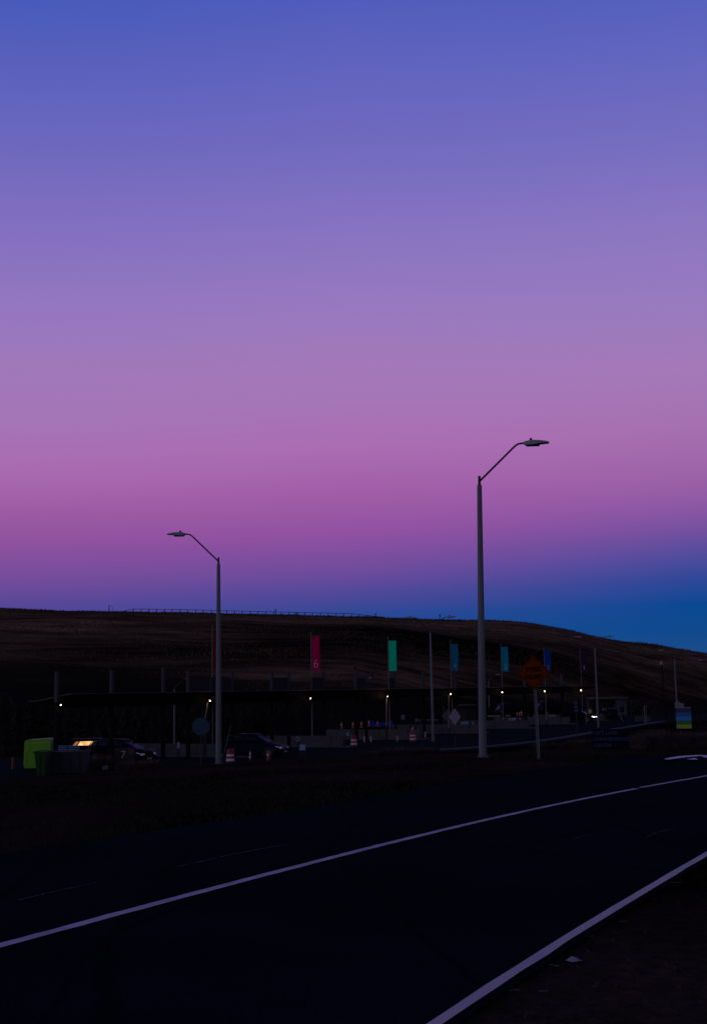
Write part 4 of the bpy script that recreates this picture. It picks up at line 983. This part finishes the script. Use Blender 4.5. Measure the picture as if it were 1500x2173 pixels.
# boards near lane 7
P = z0hit(266, 1634); k = P.y/F
root = empty('lane_seven_barrier', P, facecam(P, R_(-6)), 'dark maroon barrier panel with a big 7', 'barrier')
z1, z2 = zat(266,1587,P.y), .25
MB().box((0,0,(z1+z2)/2), (42*k,.12,z1-z2), bev=.02).build('panel', mat('maroon_panel', (.022,.009,.014), .7, 0, .2, 2), root)
text_mesh('number', '7', 22*k, mat('seven_paint', (.34,.26,.32), .6), root, (-4*k,-.07,zat(263,1602,P.y)), (math.pi/2,0,0))
mb = MB()
for q in range(3): mb.box((13*k,-.065,zat(275,1592.5+q*3.2,P.y)), (11*k,.008,1.5*k))
mb.build('panel_lines', mat('maroon_print', (.10,.06,.085), .8), root)
for sx in (-1,1): MB().box((sx*18*k,0,.13), (.25,.5,.26), bev=.03).build('foot', concrete, root)
def board(name, px, pt, pb, pw, ground_py, m_, label, cat, lines=3, legs=True, z=None, yaw=0):
    P = z0hit(px, ground_py); k = P.y/F
    root = empty(name, P, facecam(P, yaw), label, cat)
    a_, b_ = zat(px,pt,P.y), zat(px,pb,P.y)
    bd = MB().box((0,0,(a_+b_)/2), (pw*k,.04,a_-b_), bev=.006).build('board', m_, root)
    if lines:
        mb = MB()
        for q in range(lines): mb.box((random.uniform(-.05,.05)*pw*k,-.023,b_+(a_-b_)*(q+.8)/(lines+.6)), (pw*k*.7,.006,(a_-b_)*.08))
        mb.build('panel_lines', mat('board_print', (.06,.07,.12), .8), bd)
    for sx in (-1,1): MB().box((sx*pw*k*.4,.04,a_*.48), (.05,.04,a_*.96), bev=.004).build('leg', black_pl, root)
    return root
board('notice_board', 297, 1583, 1603, 16, 1622, mat('blue_notice', (.10,.15,.34), .5, 0, .2, 3), 'pale blue notice board right of the 7 panel', 'notice board', 0)
board('notice_board', 322, 1587, 1597, 13, 1620, mat('grey_notice', (.12,.12,.17), .6, 0, .3, 4), 'small grey notice board right of the pale blue one', 'notice board', 2)
board('notice_board', 379, 1575, 1588, 5.5, 1612, mat('narrow_notice', (.30,.27,.40), .6), 'narrow white notice at the foot of the slim lamp, left of the stop sign back', 'notice board', 0)
board('small_ground_sign', 224, 1625, 1633, 11, 1640, mat('small_plate', (.12,.12,.20), .6, 0, .2, 6), 'small pale plate low in the shrubs below the 7 panel', 'sign', 2)
board('information_sign', 721, 1555, 1571, 21, 1580, mat('info_grey', (.05,.06,.08), .6, 0, .3, 4), 'grey information sign left of the drum at lane 5', 'sign', 3)
for j, (px, pt, pb, pw) in enumerate(((856,1517,1527,8),(885,1525,1532,7.5))):
    board('small_lane_sign', px, pt, pb, pw, 1556, mat('lane_sign_face', (.10,.10,.15), .6, 0, .2, 5), ['small pale lane sign left of lane 4 on a post','small pale lane sign right of the stacked one, before lane 4'][j], 'sign', 2)
# sandwich board and round sign
P = z0hit(642, 1607); k = P.y/F
root = empty('sandwich_board', P, facecam(P), 'small folding board with pale blue sheet and dark red lower part before lane 6', 'sandwich board')
a_ = zat(642,1580,P.y); b_ = zat(642,1592,P.y)
MB().box((0,-.02,(a_+b_)/2), (12*k,.03,a_-b_), bev=.005).build('sheet', mat('blue_sheet', (.20,.26,.50), .5, 0, .15, 4), root)
MB().box((0,.0,b_/2+.06), (12*k,.03,b_-.1), bev=.005).build('lower_panel', mat('dark_red_panel', (.03,.006,.01), .7), root)
MB().box((0,.28,a_*.48), (12*k,.03,a_*.98), tilt=(R_(18),0), bev=.005).build('back_panel', black_pl, root)
MB().box((0,.1,.03), (16*k,.7,.06), bev=.01).build('base', rubber, root)
P = z0hit(632, 1590); k = P.y/F; zc = zat(632,1568,P.y)
root, face, zc, _ = sign_post('no_entry_sign', P, zc+.1, 'disc', 9.5*k, 10*k, mat('no_entry_white', (.22,.19,.28), .6), 'small round pale sign with a dark bar, left above the sandwich board', 'road sign', facecam(P), zc=zc, post_m=galv_dark)
MB().box((0,-.012,zc), (6*k,.01,2.0*k)).build('bar', mat('no_entry_bar', (.03,.01,.03), .7), face)

# blue tarp
P = z0hit(803, 1562, 0); P.y += 4
k = P.y/F; P = Vector((unproj(803,1540,P.y).x, P.y, 0))
root = empty('blue_tarp', P, facecam(P), 'bright blue tarpaulin sagging behind the cones at lane 5', 'tarpaulin')
def tz(px, py): return zat(px, py, P.y)
topc = [(781,1525),(786,1528),(792,1531.5),(798,1534),(806,1533.5),(815,1532.5),(824,1531),(831,1530)]
botc = [(781,1536),(786,1540),(792,1542),(798,1541),(806,1543),(812,1539),(822,1542),(831,1548)]
vs = []; nn = len(topc); rr_ = 6
for r in range(rr_):
    for (a_, b_) in zip(topc, botc):
        u = r/(rr_-1); py = a_[1]*(1-u)+b_[1]*u
        vs.append(((a_[0]-803)*k, -.5*u+.12*math.sin(a_[0]*.8+u*3), tz(a_[0], py)))
fs = [[r*nn+c, r*nn+c+1, (r+1)*nn+c+1, (r+1)*nn+c] for r in range(rr_-1) for c in range(nn-1)]
mb = MB().add(vs, fs, 0, True); mb.add([(x,y+.012,z) for x,y,z in vs], [f[::-1] for f in fs], 0, True)
mb.build('sheet', tarp, root)
for px in (781, 831): MB().tube([((px-803)*k,.05,0),((px-803)*k,.05,tz(px,1526))], .03, 8).build('pole', galv_dark, root)

# rails / white edges
for (a_, b_, py, z, col, lab) in ((1034,1062,1519.5,None,(.20,.20,.22),'white topped rail right of the big near lamp'),(1073,1083,1518.5,None,(.16,.22,.02),'short yellow green rail above lane 2'),(890,930,1528,None,(.05,.07,.07),'dim pale rail behind the leftmost two-armed lamp')):
    Y = Yof(Mof((a_+b_)/2))+3; Pa, Pb = unproj(a_,py,Y), unproj(b_,py,Y)
    c = (Pa+Pb)/2; root = empty('guard_rail', (c.x, c.y, 0), 0, lab, 'rail')
    MB().box((0,0,c.z), (Pb.x-Pa.x,.08,.14), bev=.02).build('rail', mat('rail_%d' % a_, col, .5), root)
    for u in (-.45,0,.45): MB().box(((Pb.x-Pa.x)*u,.06,c.z/2), (.08,.06,c.z), bev=.01).build('post', galv_dark, root)
# thin white / beige posts
for (px, pt, pb, wpx, col, lab, Y) in ((941,1500,1529,2.2,(.06,.05,.05),'thin beige post left of the pale diamond sign',142),(901.5,1517,1527,1.3,(.14,.13,.16),'short white marker left of the leftmost two-armed lamp',145),(1366,1497,1519,2.0,(.14,.13,.15),'left one of two pale stakes above the grey block',152),(1369.5,1498,1519,1.4,(.13,.11,.14),'right one of two pale stakes above the grey block',152),(1242,1504,1511,1.3,(.13,.13,.13),'tiny pale stake left of the worker',150)):
    T1 = unproj(px, pt, Y); root = empty('marker_stake', (T1.x, Y, 0), 0, lab, 'stake')
    w = wpx*Y/F; MB().box((0,0,T1.z/2), (w,w*.6,T1.z), bev=.01).build('shaft', mat('stake_%d' % int(px), col, .7), root)
    MB().lathe([(w*.5,0),(w*.35,.05)], (0,0,T1.z), 8).build('tip', mat('stake_tip', (.1,.1,.12), .7), root)
P = z0hit(1363, 1531.5); k = P.y/F
root = empty('concrete_block', P, .1, 'low grey concrete block below the two pale stakes', 'block')
MB().box((0,0,.33), (27*k,1.2,.66), bev=.04).build('block', concrete, root); MB().box((-.5,0,.70), (.25,.08,.06), bev=.01).build('lifting_eye', rubber, root)
MB().box((.5,0,.70), (.25,.08,.06), bev=.01).build('lifting_eye', rubber, root)
# thin slanted arm near the dark blue car
a_, b_ = unproj(491,1538,84), unproj(477,1585,84)
root = empty('barrier_arm', (b_.x, 84, 0), 0, 'thin slanting barrier arm just right of the near left lamp pole', 'barrier arm', 'raised lane barrier arms')
MB().tube([(0,0,b_.z-.3),(a_.x-b_.x,0,a_.z)], [.035,.02], 8).build('arm', mat('arm_brown', (.10,.075,.07), .6), root)
MB().box((0,0,max(b_.z-.3,.3)/2), (.2,.2,max(b_.z-.3,.3)), bev=.02).build('housing', black_pl, root)

# A-frame barricade at the right
P = z0hit(1320, 1532); k = P.y/F
root = empty('leaning_barricade', P, 0, 'orange topped folding barricade leaning before the small booth', 'barricade')
MB().tube([(-8*k,0,22*k),(1.5*k,0,0)], .035, 6).build('leg', mat('barricade_white', (.22,.20,.25), .6), root)
MB().tube([(-8*k,.1,22*k),(-6*k,.7,0)], .035, 6).build('leg', galv_dark, root)
MB().box((-7*k,-.05,17*k), (3.4*k,.05,7*k), tilt=(0,R_(-10)), bev=.01).build('panel', mat('barricade_orange', (.16,.05,.02), .6), root)

# small booth
Y = 196.0; P = unproj(1290, 1526, Y); z0_ = 0; k = Y/F
root = empty('gate_booth', (P.x, Y, P.z), 0, 'small flat-roofed booth with a pale right wall behind lane 1', 'booth')
zt_ = zat(1290,1481.5,Y)-P.z
MB().box((0,0,zt_), (74*k,5,.3), bev=.03).build('roof', mat('booth_roof', (.035,.035,.04), .7), root)
MB().box((23*k,0,zt_/2-.1), (22*k,4,zt_-.35), bev=.02).build('pale_wall', mat('booth_wall', (.045,.048,.07), .8, 0, .2, .6), root)
MB().box((-14*k,1.0,zt_/2-.1), (50*k,2,zt_-.4)).build('recess_wall', black_pl, root)
for x in (-34,-12): MB().box((x*k,-1.8,zt_/2-.1), (.18,.18,zt_-.3), bev=.02).build('post', post_black, root)
MB().box((24*k,-2.02,1.5), (8*k,.05,.9), bev=.01).build('window', glass_dk, root)

# second small roof seen under canopy (flat beams)
for (a_, b_, py, lab) in ((968,1010,1497,'low dark shed under the canopy right of the pale diamond sign'),):
    Y = 175.; P = unproj((a_+b_)/2, 1535, Y); k = Y/F
    root = empty('low_shed', (P.x, Y, min(P.z,0)), 0, lab, 'shed'); hh = zat((a_+b_)/2, py, Y)-min(P.z,0)
    MB().box((0,0,hh), ((b_-a_)*k,4,.2), bev=.03).build('roof', mat('shed_roof', (.02,.016,.016), .8), root)
    MB().box((0,.3,hh/2-.05), ((b_-a_)*k*.9,3,hh-.1)).build('wall', mat('shed_wall', (.012,.008,.009), .9), root)
    MB().box((-.5,-1.22,1.0), (.9,.05,2.0), bev=.01).build('door', black_pl, root)

# ------------------------------------------------------------------ worker
def skin_body(name, V, E, Rd, material, parent):
    me = bpy.data.meshes.new(name); me.from_pydata(V, E, []); o = bpy.data.objects.new(name, me); COL.objects.link(o)
    md = o.modifiers.new('skin', 'SKIN'); me.skin_vertices.new() if not me.skin_vertices else None
    for i, r in enumerate(Rd): me.skin_vertices[0].data[i].radius = r if isinstance(r, tuple) else (r, r)
    me.skin_vertices[0].data[0].use_root = True
    sb = o.modifiers.new('sub', 'SUBSURF'); sb.levels = 1; sb.render_levels = 1
    dg = bpy.context.evaluated_depsgraph_get(); m2 = bpy.data.meshes.new_from_object(o.evaluated_get(dg)); bpy.data.objects.remove(o)
    m2.materials.clear(); m2.materials.append(material)
    for p in m2.polygons: p.use_smooth = True
    o = bpy.data.objects.new(name, m2); COL.objects.link(o); o.parent = parent; return o
Y = 153.; P = unproj(1252.5, 1531, Y)
pr = empty('person', (P.x, Y, zat(1252.5,1500,Y)-1.80), facecam(P), 'worker in yellow green high visibility vest behind the car with lit headlight', 'person')
V = [(0,0,.95),(0,0,1.12),(0,0,1.32),(0,0,1.46),(0,0,1.54),(0,-.01,1.66),(0,-.01,1.74),
     (.18,0,1.43),(.27,-.02,1.16),(.26,-.20,1.00),(.25,-.27,.97),(-.18,0,1.43),(-.27,-.02,1.16),(-.27,-.10,.92),(-.27,-.12,.85),
     (.10,0,.90),(.11,-.02,.50),(.12,.01,.10),(.12,-.14,.04),(-.10,0,.90),(-.12,.02,.50),(-.13,.04,.10),(-.13,-.11,.04)]
E_ = [(0,1),(1,2),(2,3),(3,4),(4,5),(5,6),(3,7),(7,8),(8,9),(9,10),(3,11),(11,12),(12,13),(13,14),(0,15),(15,16),(16,17),(17,18),(0,19),(19,20),(20,21),(21,22)]
Rd = [(.15,.11),(.14,.10),(.17,.11),(.12,.09),(.055,.055),(.085,.10),(.07,.08),.06,.05,.04,.035,.06,.05,.04,.035,.085,.06,.045,.035,.085,.06,.045,.035]
skin_body('body', V, E_, Rd, mat('dark_workwear', (.012,.014,.022), .9), pr)
MB().lathe([(.17,1.02),(.185,1.10),(.19,1.25),(.20,1.38),(.16,1.46),(.09,1.50)], (0,0,0), 16).xform(Matrix.Diagonal((1.15,.78,1,1))).build('vest', mat('hi_vis', (.36,.48,.01), .7), pr)
MB().lathe([(.075,1.60),(.095,1.66),(.092,1.72),(.05,1.79),(.01,1.80)], (0,-.03,0), 14).build('face', mat('skin', (.10,.06,.05), .7), pr)
MB().lathe([(.115,1.72),(.11,1.76),(.07,1.82),(.01,1.84)], (0,0,0), 14).build('cap', black_pl, pr)
mb = MB()
for z in (1.14,1.30): mb.lathe([(.196,z),(.198,z+.05)], (0,0,0), 16)
mb.xform(Matrix.Diagonal((1.17,.8,1,1))).build('reflective_band', mat('hivis_band', (.4,.42,.3), .5), pr)

# ------------------------------------------------------------------ trees and shrubs
def conifer_tree(P, H, W, label, grp='dark evergreens at the foot of the hill'):
    root = empty('evergreen_tree', P, random.random()*6, label, 'tree', grp)
    MB().tube([(0,0,0),(0,0,H*.5),(0,0,H*.97)], [H*.03,H*.018,.01], 7).build('trunk', bark, root)
    n = 900; t = rng.uniform(0,1,n)**.8; zc_ = H*(.08+.92*t); rad = W*.5*(1-t)**.8*(.7+.3*np.sin(t*38)+.25*rng.uniform(-1,1,n)); an = rng.uniform(0,2*np.pi,n)
    rr = rad*rng.uniform(.35,1.1,n)
    mb = MB(); vs = []; fs = []
    for i in range(n):
        c = Vector((rr[i]*math.cos(an[i]), rr[i]*math.sin(an[i]), zc_[i])); out_ = Vector((math.cos(an[i]), math.sin(an[i]), -.35)); sd = Vector((-math.sin(an[i]), math.cos(an[i]), 0))
        l = H*.055*random.uniform(.6,1.4); w = l*.4
        o_ = len(vs); vs += [c-sd*w, c+sd*w, c+out_*l+sd*w*.2+Vector((0,0,random.uniform(-.1,.1)))]; fs.append([o_,o_+1,o_+2])
    mb.add(vs, fs); mb.build('crown', conifer, root)
place = [(8,1640,1470,70),(40,1600,1484,52),(70,1590,1478,46),(98,1590,1492,44),(190,1580,1488,50),(150,1580,1496,44),(270,1575,1500,46),(330,1570,1502,44),(420,1565,1498,40),(520,1560,1500,40),(585,1556,1496,36),(640,1552,1500,34),(712,1548,1494,34)]
words = ['at the far left edge','second from the left edge','third from the left edge','just left of the leftmost canopy column','above the orange truck windows, taller','above the left slatted panel','above the 7 panel','above the grey notice board','behind the stop sign back','above the dark blue car, left','above the dark blue car, right','above the sandwich board','right of the lamp under banner 6']
for (px, pb, pt, wpx), wd in zip(place, words):
    Y = random.uniform(128, 150); P = unproj(px, pb, Y); x = P.x; z = G(x, Y)
    conifer_tree((x, Y, z), zat(px, pt, Y)-z, wpx*Y/F*1.25, 'dark evergreen tree behind the canopy, '+wd)
def shrub(name, P, H, W, m_, label, cat, n=500, grp=None, upright=.8, core=True):
    root = empty(name, P, random.random()*6, label, cat, grp)
    mb = MB()
    for i in range(n):
        a = random.uniform(0, 2*math.pi); r = W*.32*math.sqrt(random.random()); 
        b = Vector((r*math.cos(a), r*math.sin(a), -.03)); h = H*random.uniform(.45,1.05)
        l = random.gauss(0, .22)*h + r*.8; tp_ = Vector((b.x+math.cos(a)*l, b.y+math.sin(a)*l, h))
        mid = (b+tp_)/2+Vector((0,0,h*.12)); w = .012+H*.006; sd = Vector((-math.sin(a), math.cos(a), 0))*w
        mb.add([b-sd, b+sd, mid+sd*.8, mid-sd*.8, tp_], [[0,1,2,3],[3,2,4]])
    mb.build('stems', m_, root)
    return root
i_ = 0
for (px, py, hpx, wpx, lab) in ((175,1640,34,60,'dark round dry shrub before the grey skip'),(215,1636,34,60,'dry shrub left of the 7 panel'),(300,1634,22,110,'low wide dry shrub below the notice boards'),
      (845,1603,20,110,'low dry shrub before the lane 4 divider'),(795,1606,14,80,'low dry shrub before the lane 5 bollards'),(905,1600,14,60,'small dry shrub at the foot of the leftmost two-armed lamp'),
      (1160,1590,16,80,'dark low shrub just right of the speed hump post'),(1230,1587,20,70,'dry grass clump left of the navy sign'),(1360,1590,36,60,'tall dry grass clump right of the navy sign'),(1400,1588,40,70,'tall dry grass clump below the dark mast'),(1450,1585,34,70,'tall dry grass clump below the striped board'),(1490,1580,28,50,'dry grass clump at the right edge')):
    P = hit(px, py, 30); k = P.y/F
    shrub('dry_shrub', P, hpx*k, wpx*k, twig if i_ in (0,6) else shrub_stem, lab, 'shrub', 650, 'dry shrubs and grass clumps on the bank'); i_ += 1
# dark scrub wood along the hill foot: one mass, too dense to count
n_ = 16000; PX_ = rng.uniform(-60, 800, n_); Yw = rng.uniform(166, 192, n_)+np.clip((PX_-480)*.2, 0, 70)
xx = np.array([unproj(float(a), 1500, float(b)).x for a, b in zip(PX_, Yw)]); gz = np.maximum(ground(xx, Yw), hill_z(xx, Yw))
topn = (4.6-Yw*np.interp(PX_, [0,60,120,400,800], [18,24,38,46,60])/2570)-1.0+.5*np.sin(PX_*.11)+.45*np.sin(PX_*.31+1)+.35*np.sin(PX_*.73)
hz_ = gz + (topn+1.0-gz)*rng.uniform(0, 1, n_)**.8
ln = rng.uniform(.35, .9, n_); aa = rng.uniform(0, 6.28, n_)
vv = np.zeros((n_, 3, 3)); vv[:,0] = np.stack([xx-np.cos(aa)*ln*.5, Yw-np.sin(aa)*ln*.5, hz_], -1); vv[:,1] = np.stack([xx+np.cos(aa)*ln*.5, Yw+np.sin(aa)*ln*.5, hz_-.15], -1); vv[:,2] = np.stack([xx+rng.normal(0,.15,n_), Yw, hz_+ln], -1)
me = bpy.data.meshes.new('scrub_wood'); me.vertices.add(n_*3); me.vertices.foreach_set('co', vv.ravel()); me.loops.add(n_*3); me.loops.foreach_set('vertex_index', np.arange(n_*3)); me.polygons.add(n_); me.polygons.foreach_set('loop_start', np.arange(0, n_*3, 3)); me.update(calc_edges=True)
me.materials.append(mat('scrub_foliage', (.021,.019,.018), 1, 0, .5, 1, spec=.0)); o = bpy.data.objects.new('scrub_wood', me); COL.objects.link(o)
tag(o, kind='stuff', label='dense black scrub wood behind the canopy at the hill foot', cat='wood')
# bare reddish shrubs on the right behind the booth
def bare_tree(P, H, W, label):
    root = empty('bare_tree', P, 0, label, 'tree', 'bare reddish trees behind the plaza'); mb = MB(); tr = MB()
    tr.tube([(0,0,0),(.02,0,H*.25)], [H*.02,H*.014], 6)
    def br(p, d, l, r, lev):
        e_ = p + d*l; mb.tube([p, e_], [r, r*.6], 4, cap=False)
        if lev:
            for _ in range(3 if lev > 1 else 4):
                d2 = (d + Vector((random.uniform(-.6,.6), random.uniform(-.6,.6), random.uniform(-.05,.4)))).normalized(); br(e_, d2, l*.68, r*.55, lev-1)
    for _ in range(5): br(Vector((0.02,0,H*.22)), Vector((random.uniform(-.7,.7)*W/H, random.uniform(-.7,.7), 1)).normalized(), H*.28, H*.010, 4)
    tr.build('trunk', twig, root); mb.build('branches', twig, root)
for (px, pt, Y, w, lab) in ((1338,1478,185,5,'bare reddish tree right of the booth'),(1362,1474,190,6,'bare reddish tree behind the two pale stakes'),(1388,1482,186,5,'bare reddish tree left of the dark mast'),(1180,1488,205,6,'bare tree seen under the canopy right of banner 2 lamp')):
    P = unproj(px, 1530, Y); z = G(P.x, Y); bare_tree((P.x, Y, z), zat(px, pt, Y)-z, w, lab)
for (px, pt, Y, wpx, lab) in ((1482,1488,150,60,'dark evergreen at the right edge behind the striped board'),(1425,1500,178,30,'dark evergreen right of the dark mast'),(1400,1492,196,36,'dark evergreen behind the dark mast')):
    P = unproj(px, 1530, Y); z = G(P.x, Y); conifer_tree((P.x, Y, z), zat(px, pt, Y)-z, wpx*Y/F*1.2, lab)

# ------------------------------------------------------------------ crest: split-rail fence, vent pipe, posts, bench
def hz(px, Y=YR-1.0):
    x = unproj(px, 1300, Y).x; return Vector((x, Y, float(hill_z(x, Y))))
fn = empty('rail_fence', hz(530), 0, 'long post and rail fence along the hill crest', 'fence'); fo = Vector(fn.location)
pxs = list(np.linspace(267, 812, 34)); pts = [hz(p) for p in pxs]
tops = []
for i, p in enumerate(pts):
    hgt = 1.15 if 0 < i < 33 else .6
    if i >= 30: hgt = 1.15-.25*(i-29)*.9
    hgt = max(hgt, .3)
    l = p-fo; MB().box((l.x, l.y, l.z+hgt/2-.1), (.24,.2,hgt+.25), bev=.02).build('post', wood_dk, fn); tops.append(Vector((l.x, l.y-.12, l.z+hgt-.12)))
for a_, b_ in zip(tops[:-1], tops[1:]): MB().tube([a_, b_], .085, 6, smooth=False).build('rail', wood_dk, fn)
P = hz(232); root = empty('vent_pipe', P, 0, 'upright pipe with a thin curved hose at the left of the hill crest', 'pipe')
MB().tube([(0,0,-.2),(0,0,2.2)], .14, 8).build('pipe', wood_dk, root)
MB().tube([(0.1,0,2.05),(.7,0,1.9),(1.2,0,1.3),(1.4,0,.7),(1.3,0,-.1)], .05, 6).build('hose', wood_dk, root)
for px, h, lab in ((585,1.9,'short post behind the crest fence, left of the bench'),(797,1.3,'short post near the right end of the crest fence'),(933,1.8,'lone short post on the crest left of the far lamp head')):
    P = hz(px, YR-.3); root = empty('crest_post', P, 0, lab, 'post'); MB().box((0,0,h/2-.1), (.28,.2,h+.2), bev=.03).build('post', wood_dk, root); MB().box((0,-.12,h-.2), (.5,.04,.35), bev=.01).build('plate', wood_dk, root)
P = hz(629, YR-.4); root = empty('picnic_table', P, 0, 'small picnic table beside the crest fence', 'table')
MB().box((0,0,1.0), (1.5,.9,.12), bev=.02).build('tabletop', wood_dk, root)
for sx in (-.55,.55): MB().box((sx,0,.45), (.2,.6,.95), bev=.02).build('leg', wood_dk, root)
for sy in (-.75,.75): MB().box((0,sy,.5), (1.5,.28,.07), bev=.01).build('seat', wood_dk, root)

# ------------------------------------------------------------------ litter and straw on the verge
paper = mat('litter_paper', (.26,.26,.34), .7)
def litter(px, py, w, label):
    P = hit(px, py); root = empty('crumpled_litter', P, random.random()*6, label, 'litter')
    mb = MB(); n = 7; vs = []
    for i in range(n):
        for j in range(n):
            x, y = (i/(n-1)-.5)*w, (j/(n-1)-.5)*w; r2 = (x*x+y*y)/(w*w/4)
            vs.append((x*random.uniform(.85,1.1), y*random.uniform(.85,1.1), .01+max(0, w*.26*(1-r2))+random.uniform(0,.006)))
    mb.add(vs, [[i*n+j, i*n+j+1, (i+1)*n+j+1, (i+1)*n+j] for i in range(n-1) for j in range(n-1)]); mb.build('sheet', paper, root)
litter(1216, 2042, .085, 'crumpled pale litter in the grass beside the near edge line')
straw = mat('straw', (.15,.12,.13), .9)
n = 900; Y = 3.5+9*rng.uniform(0,1,n); X = rng.uniform(-1, 6, n); sd_ = side(X, Y, NE); k_ = (sd_ < -.03) & (sd_ > -.9-.0*Y); X, Y = X[k_], Y[k_]
o = blades('grass', X, Y, ground(X, Y)+.012, .012, .03, .0028, mat('bleached_grass', (.13,.105,.11), 1, 0, .5, 3), 2.4, 1); tag(o, kind='stuff', label='bleached dead blades scattered beside the near edge line', cat='grass')
k_ = 0
words = ['longest pale straw just right of the edge line near the right frame edge','pale straw above the litter','pale straw left of the litter','short pale straw left below the litter','short pale straw at the bottom, nearest the edge line','dim straw below the litter','pale straw right of the edge line upper right','small pale chip above the litter']
for (px, py, l, an), lab in zip(((1428,1879,.16,20),(1247,1994,.06,5),(1172,2056,.07,-50),(1130,2066,.05,10),(1090,2110,.06,5),(1150,2112,.04,0),(1392,1890,.09,-30),(1320,1962,.05,10)), words):
    P = hit(px, py); root = empty('straw_stem', (P.x, P.y, P.z), R_(an), lab, 'straw', 'pale straws lying on the verge')
    MB().tube([(-l/2,0,.02),(0,.01,.023),(l/2,0,.022)], [.002,.0025,.0015], 6).build('stem', straw, root)
    MB().tube([(l/2,0,.022),(l/2+.015,.004,.028)], [.004,.001], 5).build('tip', straw, root)
